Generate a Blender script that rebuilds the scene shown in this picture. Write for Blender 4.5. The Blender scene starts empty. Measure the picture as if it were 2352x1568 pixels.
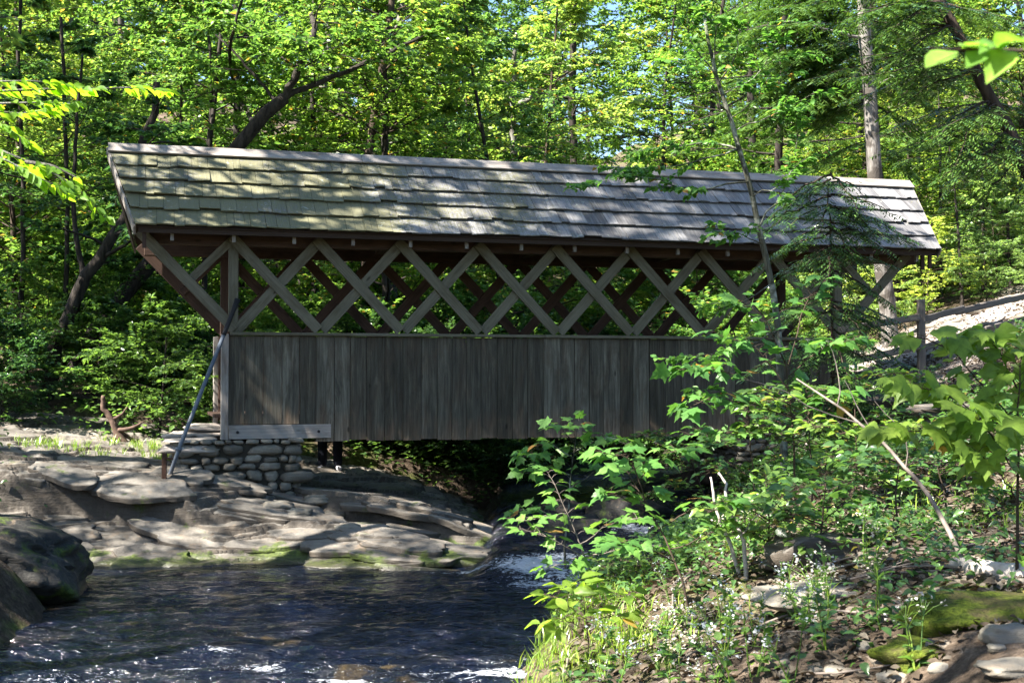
import bpy, math, random
import numpy as np
from mathutils import Vector, Matrix

scene = bpy.context.scene
COL = scene.collection
R = math.radians
PI = math.pi
rng = np.random.default_rng(7)
random.seed(7)

# ------------------------------------------------------------------ camera
EYE = 2.15
FPX = 3000.0            # focal length in pixels of a 2352 x 1568 picture
PITCH = math.atan(86 / FPX)
cd = bpy.data.cameras.new('camera')
cam = bpy.data.objects.new('camera', cd)
COL.objects.link(cam)
cam.location = (0, 0, EYE)
cam.rotation_euler = (PI / 2 + PITCH, 0, 0)
cd.sensor_width = 36
cd.lens = 36 * FPX / 2352
cd.clip_start = 0.05
cd.clip_end = 2000
cd.dof.use_dof = True
cd.dof.focus_distance = 17.0
cd.dof.aperture_fstop = 7.0
scene.camera = cam

# ------------------------------------------------------------------ light
SUN = Vector((2.12, 1.03, -2.5)).normalized()      # the way the sunlight travels
elev = math.asin(-SUN.z)
azim = math.atan2(-SUN.x, -SUN.y)                  # clockwise from +Y
world = bpy.data.worlds.new('World')
scene.world = world
world.use_nodes = True
wn = world.node_tree
sky = wn.nodes.new('ShaderNodeTexSky')
sky.sky_type = 'NISHITA'
sky.sun_disc = False
sky.sun_elevation = elev
sky.sun_rotation = azim
sky.ozone_density = 1.5
hs = wn.nodes.new('ShaderNodeHueSaturation'); hs.inputs['Saturation'].default_value = 1.12
wn.links.new(sky.outputs[0], hs.inputs['Color']); wn.links.new(hs.outputs[0], wn.nodes['Background'].inputs[0])
wn.nodes['Background'].inputs[1].default_value = 0.058
sd = bpy.data.lights.new('sun', 'SUN')
sd.energy = 5.0
sd.angle = R(0.53)
sd.color = (1.0, 0.94, 0.84)
sun = bpy.data.objects.new('sun', sd)
COL.objects.link(sun)
sun.rotation_euler = SUN.to_track_quat('-Z', 'Y').to_euler()
sun.location = (-20, -10, 40)
scene.view_settings.view_transform = 'Standard'
scene.view_settings.look = 'None'
scene.view_settings.gamma = 1
scene.view_settings.exposure = 2.72
try:
    scene.cycles.max_bounces = 8
    scene.cycles.diffuse_bounces = 5
    scene.cycles.glossy_bounces = 3
    scene.cycles.transmission_bounces = 4
    scene.cycles.use_denoising = True
    scene.cycles.sample_clamp_indirect = 6
    scene.cycles.caustics_reflective = False
    scene.cycles.caustics_refractive = False
except Exception:
    pass

# ------------------------------------------------------------------ helpers
def ray(px, py):
    u, v = (px - 1176) / FPX, (784 - py) / FPX
    d = np.array([u, math.cos(PITCH) - v * math.sin(PITCH), math.sin(PITCH) + v * math.cos(PITCH)])
    return d / d[1]

def pix(px, py, Y):
    d = ray(px, py)
    return np.array([d[0] * Y, Y, EYE + d[2] * Y])

def thing(name, label, cat, loc=(0, 0, 0), rz=0.0, group=None):
    o = bpy.data.objects.new(name, None)
    o.empty_display_size = 0.1
    COL.objects.link(o)
    o.location = loc
    o.rotation_euler = (0, 0, rz)
    return tag(o, label, cat, group)

def tag(o, label, cat, group=None, kind=None):
    if label: o['label'] = label
    if cat: o['category'] = cat
    if group: o['group'] = group
    if kind: o['kind'] = kind
    return o

def dup(root, loc, rz=0.0, scale=1.0, label=None, group=None, tilt=(0, 0)):
    r = root.copy(); COL.objects.link(r)
    r.location = loc; r.rotation_euler = (tilt[0], tilt[1], rz)
    r.scale = (scale, scale, scale) if not isinstance(scale, (tuple, list)) else scale
    if label: r['label'] = label
    if group: r['group'] = group
    for ch in list(root.children):
        c = ch.copy(); COL.objects.link(c); c.parent = r
        for g in ch.children:
            d = g.copy(); COL.objects.link(d); d.parent = c
    return r

def big_mesh(name, V, F, mat, parent=None, smooth=False, uv=None):
    """V (n,3); F (m,3) or (m,4) integer array; one mesh object"""
    V = np.asarray(V, np.float32); F = np.asarray(F, np.int32)
    me = bpy.data.meshes.new(name)
    m, k = F.shape
    me.vertices.add(len(V)); me.vertices.foreach_set('co', V.ravel())
    me.loops.add(m * k); me.loops.foreach_set('vertex_index', F.ravel())
    me.polygons.add(m)
    me.polygons.foreach_set('loop_start', np.arange(0, m * k, k, dtype=np.int32))
    me.polygons.foreach_set('loop_total', np.full(m, k, np.int32))
    if uv is not None:
        ul = me.uv_layers.new(name='UVMap')
        ul.data.foreach_set('uv', np.asarray(uv, np.float32)[F.ravel()].ravel())
    me.update(calc_edges=True)
    if smooth:
        me.polygons.foreach_set('use_smooth', np.ones(m, bool))
    me.materials.append(mat)
    o = bpy.data.objects.new(name, me)
    COL.objects.link(o)
    if parent: o.parent = parent
    return o

class MB:
    """collects shapes that make ONE mesh object; every face corner gets a grain UV"""
    def __init__(s):
        s.v, s.f, s.uv, s.n = [], [], [], 0
    def add(s, verts, faces, uvs=None):
        b = s.n
        for p in verts: s.v.append(tuple(p))
        for i, f in enumerate(faces):
            s.f.append(tuple(b + j for j in f))
            s.uv.append(uvs[i] if uvs else [(0, 0)] * len(f))
        s.n += len(verts)
    def block(s, c8, grain, off=None):
        """hexahedron: c8 = 8 corners, bottom ring then top ring; grain = direction of the wood's grain"""
        g = Vector(grain).normalized()
        o = (random.random() * 60, random.random() * 60) if off is None else off
        fs = [(0, 3, 2, 1), (4, 5, 6, 7), (0, 1, 5, 4), (1, 2, 6, 5), (2, 3, 7, 6), (3, 0, 4, 7)]
        uvs = []
        for k, f in enumerate(fs):
            a, b, c = Vector(c8[f[0]]), Vector(c8[f[1]]), Vector(c8[f[2]])
            n = (b - a).cross(c - b)
            n = n.normalized() if n.length > 1e-9 else Vector((0, 0, 1))
            t = n.cross(g)
            if t.length < 0.3:
                t = n.orthogonal().normalized(); gg = n.cross(t)
            else:
                t.normalize(); gg = g
            uvs.append([(Vector(c8[i]).dot(gg) + o[0], Vector(c8[i]).dot(t) + o[1] + k * 0.37) for i in f])
        s.add(c8, fs, uvs)
    def box(s, lo, hi, grain=(1, 0, 0), jit=0.0):
        (x0, y0, z0), (x1, y1, z1) = lo, hi
        c = [(x0, y0, z0), (x1, y0, z0), (x1, y1, z0), (x0, y1, z0), (x0, y0, z1), (x1, y0, z1), (x1, y1, z1), (x0, y1, z1)]
        if jit: c = [tuple(q + random.uniform(-jit, jit) for q in p) for p in c]
        s.block(c, grain)
    def beam(s, p0, p1, w, t, wdir):
        """bar from p0 to p1, w wide along wdir (made square to the bar), t thick"""
        p0, p1 = Vector(p0), Vector(p1)
        a = (p1 - p0).normalized()
        u = Vector(wdir); u = (u - a * u.dot(a)).normalized()
        n = a.cross(u)
        c = []
        for p in (p0, p1):
            c += [p - u * w / 2 - n * t / 2, p + u * w / 2 - n * t / 2, p + u * w / 2 + n * t / 2, p - u * w / 2 + n * t / 2]
        s.block(c, a)
    def tube(s, pts, rad, n=8, cap=True):
        V, F = tube_arrays(pts, rad, n, cap)
        s.add([tuple(p) for p in V], [tuple(f) for f in F])
    def build(s, name, mat, parent=None, bevel=0.0, smooth=False):
        me = bpy.data.meshes.new(name)
        me.from_pydata(s.v, [], s.f)
        ul = me.uv_layers.new(name='UVMap')
        flat = [c for f in s.uv for p in f for c in p]
        ul.data.foreach_set('uv', flat)
        if smooth: me.polygons.foreach_set('use_smooth', [True] * len(s.f))
        me.materials.append(mat)
        o = bpy.data.objects.new(name, me)
        COL.objects.link(o)
        if parent: o.parent = parent
        if bevel:
            b = o.modifiers.new('bevel', 'BEVEL'); b.width = bevel; b.segments = 1; b.limit_method = 'ANGLE'
        return o

def tube_arrays(pts, rad, n=6, cap=True):
    P = np.asarray(pts, float); m = len(P)
    rad = np.full(m, rad) if np.isscalar(rad) else np.asarray(rad, float)
    T = np.gradient(P, axis=0)
    T /= np.linalg.norm(T, axis=1, keepdims=True) + 1e-12
    ref = np.array([0.31, 0.17, 0.93]) if abs(T[0][2]) < 0.8 else np.array([0.95, 0.2, 0.1])
    U = np.empty_like(P)
    u = ref
    for i in range(m):
        u = u - T[i] * np.dot(u, T[i]); u /= np.linalg.norm(u) + 1e-12
        U[i] = u
    W = np.cross(T, U)
    a = np.arange(n) * 2 * PI / n
    V = (P[:, None, :] + rad[:, None, None] * (np.cos(a)[None, :, None] * U[:, None, :] + np.sin(a)[None, :, None] * W[:, None, :])).reshape(-1, 3)
    i = np.arange(m - 1)[:, None] * n; j = np.arange(n)[None, :]; k = (j + 1) % n
    F = np.stack([i + j, i + k, i + n + k, i + n + j], -1).reshape(-1, 4)
    if cap:
        V = np.vstack([V, P[:1], P[-1:]])
        c0, c1 = m * n, m * n + 1
        jj = np.arange(n); kk = (jj + 1) % n
        b = (m - 1) * n
        F = np.vstack([F, np.stack([np.full(n, c0), kk, jj, jj], -1)[:, [0, 1, 2, 2]] * 1])
        F = np.vstack([F, np.stack([np.full(n, c1), b + jj, b + kk, b + kk], -1)])
        # triangles are kept as triangles below
        F = [tuple(f[:3]) if f[2] == f[3] else tuple(f) for f in F.tolist()]
    return V, F

class Tubes:
    """many open quad tubes gathered fast for trunks and branches"""
    def __init__(s): s.V, s.F, s.n = [], [], 0
    def add(s, pts, rad, n=5):
        V, F = tube_arrays(pts, rad, n, False)
        s.V.append(V); s.F.append(F + s.n); s.n += len(V)
    def build(s, name, mat, parent=None, smooth=True):
        return big_mesh(name, np.vstack(s.V), np.vstack(s.F), mat, parent, smooth)

# numpy value noise
def _h(ix, iy, seed):
    h = (ix.astype(np.int64) * 374761393 + iy.astype(np.int64) * 668265263 + seed * 974711) & 0xffffffff
    h = ((h ^ (h >> 13)) * 1274126177) & 0xffffffff
    h = (h ^ (h >> 16)) & 0xffff
    return h / 65535.0
def vnoise(x, y, seed=0):
    x = np.asarray(x, float); y = np.asarray(y, float)
    ix, iy = np.floor(x), np.floor(y)
    fx, fy = x - ix, y - iy
    fx = fx * fx * fx * (fx * (fx * 6 - 15) + 10); fy = fy * fy * fy * (fy * (fy * 6 - 15) + 10)
    a, b, c, d = _h(ix, iy, seed), _h(ix + 1, iy, seed), _h(ix, iy + 1, seed), _h(ix + 1, iy + 1, seed)
    return (a + (b - a) * fx) * (1 - fy) + (c + (d - c) * fx) * fy - 0.5
def fbm(x, y, seed=0, oct=4, gain=0.5):
    t, a = 0, 1.0
    for i in range(oct):
        t = t + a * vnoise(x * 2 ** i + i * 17.3, y * 2 ** i - i * 9.1, seed + i); a *= gain
    return t
def sst(a, b, x):
    t = np.clip((x - a) / (b - a), 0, 1)
    return t * t * (3 - 2 * t)

# ------------------------------------------------------------------ materials
class NT:
    def __init__(s, name):
        s.m = bpy.data.materials.new(name); s.m.use_nodes = True
        s.t = s.m.node_tree; s.t.nodes.clear()
        s.out = s.n('ShaderNodeOutputMaterial')
    def n(s, typ, **kw):
        nd = s.t.nodes.new(typ)
        for k, v in kw.items():
            if k.startswith('i_'):
                key = k[2:]
                key = int(key) if key.isdigit() else key.replace('_', ' ')
                nd.inputs[key].default_value = v
            else: setattr(nd, k, v)
        return nd
    def l(s, a, b): s.t.links.new(a, b)
    def noise(s, vec, scale, detail=3, rough=0.55, dist=0.0):
        nd = s.n('ShaderNodeTexNoise'); nd.inputs['Scale'].default_value = scale
        nd.inputs['Detail'].default_value = detail; nd.inputs['Roughness'].default_value = rough
        nd.inputs['Distortion'].default_value = dist
        if vec is not None: s.l(vec, nd.inputs['Vector'])
        return nd.outputs['Fac']
    def ramp(s, fac, stops, interp='LINEAR'):
        nd = s.n('ShaderNodeValToRGB'); cr = nd.color_ramp; cr.interpolation = interp
        while len(cr.elements) < len(stops): cr.elements.new(0.5)
        for e, (p, c) in zip(cr.elements, stops):
            e.position = p; e.color = (c[0], c[1], c[2], 1) if not np.isscalar(c) else (c, c, c, 1)
        s.l(fac, nd.inputs[0]); return nd.outputs[0]
    def mix(s, f, a, b, mode='MIX'):
        nd = s.n('ShaderNodeMix', data_type='RGBA', blend_type=mode)
        for sock, v in ((nd.inputs[0], f), (nd.inputs[6], a), (nd.inputs[7], b)):
            if hasattr(v, 'node'): s.l(v, sock)
            elif np.isscalar(v): sock.default_value = v if sock.type == 'VALUE' else (v, v, v, 1)
            else: sock.default_value = (v[0], v[1], v[2], 1)
        return nd.outputs[2]
    def math(s, op, a, b=0.0, c=0.0):
        nd = s.n('ShaderNodeMath', operation=op)
        for i, v in enumerate((a, b, c)):
            if hasattr(v, 'node'): s.l(v, nd.inputs[i])
            else: nd.inputs[i].default_value = v
        return nd.outputs[0]
    def mapping(s, vec, scale=(1, 1, 1), loc=(0, 0, 0)):
        nd = s.n('ShaderNodeMapping'); nd.inputs['Scale'].default_value = scale; nd.inputs['Location'].default_value = loc
        s.l(vec, nd.inputs['Vector']); return nd.outputs[0]
    def bump(s, h, strength=0.5, dist=0.01):
        nd = s.n('ShaderNodeBump'); nd.inputs['Strength'].default_value = strength; nd.inputs['Distance'].default_value = dist
        s.l(h, nd.inputs['Height']); return nd.outputs[0]
    def principled(s, color, rough=0.8, spec=0.3, normal=None, metal=0.0):
        p = s.n('ShaderNodeBsdfPrincipled')
        for key, v in (('Base Color', color), ('Roughness', rough), ('Specular IOR Level', spec), ('Metallic', metal)):
            if hasattr(v, 'node'): s.l(v, p.inputs[key])
            elif np.isscalar(v): p.inputs[key].default_value = v
            else: p.inputs[key].default_value = (v[0], v[1], v[2], 1)
        if normal is not None: s.l(normal, p.inputs['Normal'])
        return p.outputs[0]
    def done(s, shader):
        s.l(shader, s.out.inputs['Surface']); return s.m

def wood_mat(name, dark, mid, light, stain=None, low_tint=None, rough=0.85, spread=0.35, knots=True, dirt=None):
    t = NT(name)
    uv = t.n('ShaderNodeUVMap').outputs[0]
    isl = t.n('ShaderNodeNewGeometry').outputs['Random Per Island']
    g1 = t.noise(t.mapping(uv, (1.2, 38, 1)), 1.0, 4, 0.6, 0.6)
    g2 = t.noise(t.mapping(uv, (4, 170, 1)), 1.0, 3, 0.6)
    g = t.math('ADD', t.math('MULTIPLY', g1, 0.65), t.math('MULTIPLY', g2, 0.35))
    g = t.math('ADD', g, t.math('MULTIPLY', t.math('SUBTRACT', isl, 0.5), spread))
    col = t.ramp(g, [(0.25, dark), (0.5, mid), (0.75, light)])
    bl = t.noise(t.mapping(uv, (1.3, 3.5, 1)), 1.6, 4, 0.6)
    if stain: col = t.mix(t.ramp(bl, [(0.47, 0.0), (0.68, 0.8)]), col, stain)
    if knots:
        vo = t.n('ShaderNodeTexVoronoi'); vo.inputs['Scale'].default_value = 1.0
        t.l(t.mapping(uv, (2.2, 5.5, 1)), vo.inputs['Vector'])
        k = t.ramp(vo.outputs['Distance'], [(0.05, 1.0), (0.12, 0.0)])
        col = t.mix(t.math('MULTIPLY', k, 0.75), col, tuple(c * 0.35 for c in dark))
    cr = t.ramp(g2, [(0.30, 1.0), (0.38, 0.0)])
    col = t.mix(t.math('MULTIPLY', cr, 0.6), col, tuple(c * 0.4 for c in dark))
    if low_tint:
        pl_ = t.noise(t.mapping(uv, (1.1, 7, 1)), 1.0, 4, .65, 1.2)
        col = t.mix(t.ramp(pl_, [(.50, 0.0), (.66, .75)]), col, t.mix(1.0, col, (1.75, 1.78, 1.8), 'MULTIPLY'))
        col = t.mix(t.ramp(pl_, [(.34, .7), (.46, 0.0)]), col, t.mix(1.0, col, (.5, .5, .52), 'MULTIPLY'))
        oz = t.n('ShaderNodeSeparateXYZ'); t.l(t.n('ShaderNodeTexCoord').outputs['Object'], oz.inputs[0])
        sf = t.math('ADD', t.math('MULTIPLY', oz.outputs[2], -1.1), t.math('ADD', t.math('MULTIPLY', bl, .9), t.math('MULTIPLY', isl, .25)))
        col = t.mix(t.ramp(sf, [(.12, 0.0), (.55, .75)]), col, t.mix(1.0, col, low_tint, 'MULTIPLY'))  # boards turn lighter and redder towards the bottom
    nrm = t.bump(g, 0.7, 0.012)
    return t.done(t.principled(col, rough, 0.25, nrm))

def leaf_mat(name, c_dark, c_mid, c_light, rare=None, trans=0.52, rough=0.30, spec=0.6, tcol=(1.5, 1.5, 0.8), gain=None):
    t = NT(name)
    geo = t.n('ShaderNodeNewGeometry'); isl = geo.outputs['Random Per Island']
    obj = t.n('ShaderNodeObjectInfo').outputs['Random']
    f = t.math('ADD', t.math('MULTIPLY', isl, 0.66), t.math('MULTIPLY', t.math('SUBTRACT', obj, 0.5), 0.34))
    f = t.math('ADD', f, 0.17)
    g = 2.05 if gain is None else gain
    sc = lambda c: tuple(min(.85, v * g) for v in c)
    col = t.ramp(f, [(0.0, sc(c_dark)), (0.45, sc(c_mid)), (0.95, sc(c_light))])
    o2 = t.math('FRACT', t.math('MULTIPLY', obj, 7.31))
    col = t.mix(1.0, col, t.ramp(o2, [(0.0, (.62, .74, .86)), (.4, (.92, .96, 1.0)), (.75, (1.1, 1.06, .95)), (1.0, (1.32, 1.2, .9))]), 'MULTIPLY')
    mt = t.noise(t.n('ShaderNodeNewGeometry').outputs['Position'], 30, 3, .6)
    col = t.mix(1.0, col, t.ramp(mt, [(.35, (.78, .8, .8)), (.62, (1.15, 1.12, 1.1))]), 'MULTIPLY')
    if rare: col = t.mix(t.math('GREATER_THAN', t.math('FRACT', t.math('MULTIPLY', isl, 37.0)), .975), col, rare)
    base = t.principled(col, rough, spec)
    tr = t.n('ShaderNodeBsdfTranslucent')
    t.l(t.mix(1.0, col, tcol, 'MULTIPLY'), tr.inputs[0])
    mx = t.n('ShaderNodeMixShader'); mx.inputs[0].default_value = trans
    t.l(base, mx.inputs[1]); t.l(tr.outputs[0], mx.inputs[2])
    return t.done(mx.outputs[0])

def bark_mat(name, dark, light, patch=None, scale=1.0, moss=None):
    t = NT(name)
    co = t.n('ShaderNodeTexCoord').outputs['Object']
    n1 = t.noise(t.mapping(co, (14 * scale, 14 * scale, 3 * scale)), 1.0, 5, 0.65, 0.5)
    n2 = t.noise(co, 2.2 * scale, 3)
    col = t.ramp(n1, [(0.35, dark), (0.65, light)])
    if patch: col = t.mix(t.ramp(n2, [(0.5, 0.0), (0.58, 1.0)]), col, patch)
    if moss:
        n3 = t.noise(co, 4.5, 4)
        col = t.mix(t.ramp(n3, [(0.55, 0.0), (0.66, 0.8)]), col, moss)
    return t.done(t.principled(col, 0.9, 0.2, t.bump(n1, 0.9, 0.03)))

M = {}
M['panel'] = wood_mat('weathered_board', (.026, .021, .013), (.064, .057, .043), (.135, .121, .094), (.060, .044, .030), low_tint=(1.9, 1.55, 1.4), spread=.26)
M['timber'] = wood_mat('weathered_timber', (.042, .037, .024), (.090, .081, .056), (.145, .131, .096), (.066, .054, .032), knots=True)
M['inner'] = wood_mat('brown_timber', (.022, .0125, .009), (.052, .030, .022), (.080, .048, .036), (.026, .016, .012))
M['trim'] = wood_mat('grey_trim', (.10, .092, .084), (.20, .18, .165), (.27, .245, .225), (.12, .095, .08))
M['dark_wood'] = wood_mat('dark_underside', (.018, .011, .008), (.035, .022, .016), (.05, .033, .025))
def shingle_mat():
    t = NT('cedar_shingle')
    uv = t.n('ShaderNodeUVMap').outputs[0]
    co = t.n('ShaderNodeTexCoord').outputs['Object']
    isl = t.n('ShaderNodeNewGeometry').outputs['Random Per Island']
    g1 = t.noise(t.mapping(uv, (2.0, 45, 1)), 1.0, 4, 0.65, 0.4)
    g = t.math('ADD', g1, t.math('MULTIPLY', t.math('SUBTRACT', isl, 0.5), 0.42))
    col = t.ramp(g, [(0.22, (.055, .053, .054)), (0.5, (.125, .123, .127)), (0.78, (.225, .22, .222))])
    sp = t.noise(co, 26, 4, 0.7)
    x = t.n('ShaderNodeSeparateXYZ'); t.l(co, x.inputs[0])
    big = t.noise(co, 0.55, 3)
    m = t.math('ADD', big, t.math('MULTIPLY', x.outputs[0], -0.035))
    m = t.math('ADD', m, t.math('MULTIPLY', t.math('SUBTRACT', sp, 0.5), 0.8))
    mm = t.ramp(m, [(0.38, 0.0), (0.55, 0.9)])
    col = t.mix(mm, col, (.115, .110, .055))
    li = t.ramp(t.noise(co, 9, 3), [(0.66, 0.0), (0.70, 0.5)])
    col = t.mix(li, col, (.30, .32, .27))
    return t.done(t.principled(col, 0.75, 0.35, t.bump(g1, 0.8, 0.01)))
M['shingle'] = shingle_mat()

def rock_mat(name, c1, c2, c3, moss=True, mossz=(0.02, 0.22), wet=True, mossamt=.32):
    t = NT(name)
    geo = t.n('ShaderNodeNewGeometry'); pos = geo.outputs['Position']
    x = t.n('ShaderNodeSeparateXYZ'); t.l(pos, x.inputs[0]); z = x.outputs[2]
    n1 = t.noise(pos, 1.7, 5, 0.6, 0.4); n2 = t.noise(t.mapping(pos, (3, 3, 22)), 1.0, 5, 0.65, 0.7); n3 = t.noise(pos, 24, 4, 0.65)
    f = t.math('ADD', t.math('MULTIPLY', n1, 0.5), t.math('ADD', t.math('MULTIPLY', n2, 0.3), t.math('MULTIPLY', n3, 0.2)))
    col = t.ramp(f, [(0.34, c1), (0.5, c2), (0.66, c3)])
    isl = geo.outputs['Random Per Island']
    if not wet: col = t.mix(1.0, col, t.ramp(isl, [(0, .55), (.5, .9), (1, 1.35)]), 'MULTIPLY')
    col = t.mix(t.ramp(t.noise(pos, 5.5, 4, 0.6, 1.0), [(0.55, 0.0), (0.7, 0.6)]), col, (.17, .125, .085))
    if wet:
        bed = t.n('ShaderNodeAttribute', attribute_name='bed').outputs['Fac']
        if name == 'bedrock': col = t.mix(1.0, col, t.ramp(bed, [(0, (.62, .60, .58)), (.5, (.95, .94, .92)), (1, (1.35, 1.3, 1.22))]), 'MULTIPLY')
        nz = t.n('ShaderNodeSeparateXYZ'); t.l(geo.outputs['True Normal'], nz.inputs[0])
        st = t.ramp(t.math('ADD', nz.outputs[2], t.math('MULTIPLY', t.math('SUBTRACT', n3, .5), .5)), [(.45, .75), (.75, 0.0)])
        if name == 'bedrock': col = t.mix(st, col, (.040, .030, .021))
    if moss:
        nm = t.noise(pos, 2.6, 4, 0.65)
        low = t.n('ShaderNodeMapRange'); t.l(z, low.inputs[0])
        low.inputs[1].default_value = mossz[1]; low.inputs[2].default_value = mossz[0]; low.inputs[3].default_value = 0; low.inputs[4].default_value = mossamt
        mf = t.ramp(t.math('ADD', nm, low.outputs[0]), [(0.63, 0.0), (0.72, 0.95)])
        col = t.mix(mf, col, t.ramp(n3, [(0.35, (.016, .026, .004)), (0.65, (.07, .10, .010))]))
    rough = 0.72
    if wet:
        w = t.n('ShaderNodeMapRange'); t.l(z, w.inputs[0])
        w.inputs[1].default_value = 0.0; w.inputs[2].default_value = 0.10; w.inputs[3].default_value = 1.0; w.inputs[4].default_value = 0.0
        col = t.mix(w.outputs[0], col, (.030, .026, .018))
        rough = t.math('SUBTRACT', 0.74, t.math('MULTIPLY', w.outputs[0], 0.5))
    h = t.math('ADD', t.math('MULTIPLY', n2, 0.7), t.math('MULTIPLY', n3, 0.4))
    return t.done(t.principled(col, rough, 0.35, t.bump(h, 0.8, 0.03)))
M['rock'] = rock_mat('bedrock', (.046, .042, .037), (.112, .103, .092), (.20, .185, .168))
M['stone'] = rock_mat('field_stone', (.075, .067, .053), (.15, .134, .108), (.25, .225, .185), moss=False, wet=False)
M['capstone'] = rock_mat('cap_stone', (.20, .17, .15), (.32, .28, .25), (.40, .36, .33), moss=False, wet=False)
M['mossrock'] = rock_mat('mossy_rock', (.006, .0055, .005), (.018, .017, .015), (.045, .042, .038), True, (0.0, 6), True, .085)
t = NT('mortar'); M['mortar'] = t.done(t.principled((.045, .040, .033), 0.95, 0.1))

def plain(name, c, rough=0.6, spec=0.3, metal=0.0, var=0.25, scale=12.0):
    t = NT(name)
    co = t.n('ShaderNodeTexCoord').outputs['Object']
    n = t.noise(co, scale, 4, 0.6)
    col = t.ramp(n, [(0.3, tuple(v * (1 - var) for v in c)), (0.7, tuple(min(1, v * (1 + var)) for v in c))])
    return t.done(t.principled(col, rough, spec, t.bump(n, 0.3, 0.005), metal))
t = NT('moss_cushion'); p_ = t.n('ShaderNodeNewGeometry').outputs['Position']; n_ = t.noise(p_, 45, 5, .7)
M['greenmoss'] = t.done(t.principled(t.mix(t.ramp(t.noise(p_, 7, 3), [(.45, 0.), (.6, .7)]), t.ramp(n_, [(.35, (.03, .045, .006)), (.65, (.12, .155, .018))]), (.10, .075, .04)), .95, .1, t.bump(n_, 1.0, .03)))
M['pipe'] = plain('painted_pipe', (.075, .09, .115), 0.45, 0.5)
M['rust'] = plain('rusty_iron', (.050, .026, .018), 0.9, 0.2, var=0.5, scale=40)
M['black_iron'] = plain('blackened_iron', (.012, .011, .012), 0.7, 0.3)
M['rail'] = wood_mat('split_rail', (.035, .029, .024), (.085, .072, .062), (.16, .14, .125), None, knots=False)
M['stick'] = plain('bleached_stick', (.34, .30, .27), 0.8, 0.2, var=0.3)
M['drift'] = wood_mat('bleached_wood', (.15, .12, .10), (.26, .22, .19), (.36, .32, .29), None, knots=False)
M['snag'] = plain('dead_wood', (.085, .055, .042), 0.9, 0.2, var=0.5, scale=18)

M['bark'] = bark_mat('dark_bark', (.010, .008, .007), (.045, .037, .031))
M['bark_brown'] = bark_mat('brown_bark', (.016, .011, .008), (.065, .047, .034))
M['bark_grey'] = bark_mat('grey_bark', (.035, .032, .028), (.12, .11, .098), (.16, .155, .14), moss=(.06, .07, .03))
M['bark_pale'] = bark_mat('pale_bark', (.05, .045, .04), (.20, .185, .17), (.05, .043, .037))
M['bark_lichen'] = bark_mat('lichen_bark', (.03, .028, .02), (.10, .10, .075), (.24, .25, .21), 2.0, moss=(.05, .065, .025))
M['twig'] = plain('grey_twig', (.13, .108, .092), 0.85, 0.2, var=0.4)
M['twig_brown'] = plain('brown_twig', (.05, .035, .025), 0.85, 0.2, var=0.4)

M['leaf_yellow'] = leaf_mat('yellow_green_leaf', (.040, .078, .016), (.088, .136, .032), (.17, .20, .055), (.40, .24, .05), trans=0.58)
M['leaf_mid'] = leaf_mat('mid_green_leaf', (.022, .055, .016), (.052, .104, .026), (.11, .165, .042), (.30, .2, .05))
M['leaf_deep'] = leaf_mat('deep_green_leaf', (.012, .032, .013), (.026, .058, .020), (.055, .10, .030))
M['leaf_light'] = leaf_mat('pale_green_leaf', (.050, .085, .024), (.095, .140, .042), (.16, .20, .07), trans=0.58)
M['leaf_hemlock'] = leaf_mat('hemlock_needle', (.012, .030, .010), (.025, .055, .015), (.05, .085, .02), trans=0.3, tcol=(1.2, 1.3, .5))
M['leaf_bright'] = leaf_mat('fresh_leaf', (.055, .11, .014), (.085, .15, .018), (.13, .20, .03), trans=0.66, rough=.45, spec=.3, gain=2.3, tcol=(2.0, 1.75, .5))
M['leaf_goose'] = leaf_mat('goosefoot_leaf', (.055, .11, .016), (.085, .145, .022), (.13, .19, .035), (.4, .25, .06), trans=.58, rough=.45, spec=.3, gain=1.55)
M['leaf_maple'] = leaf_mat('maple_leaf', (.032, .080, .018), (.052, .115, .024), (.095, .165, .034), (.30, .17, .05), trans=0.5, rough=.45, spec=.3)
M['leaf_herb'] = leaf_mat('herb_leaf', (.024, .054, .016), (.046, .090, .024), (.09, .14, .04), (.2, .17, .05))
M['grass'] = leaf_mat('grass_blade', (.04, .085, .014), (.075, .13, .018), (.13, .17, .03), trans=0.4)
M['litter'] = leaf_mat('dry_leaf', (.060, .035, .020), (.15, .10, .062), (.28, .21, .15), trans=0.15, rough=0.8, spec=0.15, tcol=(1.2, 1, .7), gain=.85)
M['petal'] = leaf_mat('white_petal', (.62, .60, .58), (.72, .70, .68), (.80, .78, .76), trans=0.3, rough=0.7, spec=0.2, tcol=(1, 1, 1), gain=.6)
# ------------------------------------------------------------------ terrain
YK = np.array([-40, 0, 5, 9.3, 10.5, 12.3, 13.5, 14.5, 15.2, 18, 22, 30, 60, 200.])
XL = np.array([-3.4, -3.4, -3.4, -3.75, -4.0, -4.4, -5.0, -5.5, -0.1, .5, .7, 1.0, 3, 10])
XR = np.array([-.3, -.3, -.3, .05, .2, .35, .8, 1.7, 2.0, 2.5, 2.8, 3.2, 5, 14])

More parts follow.
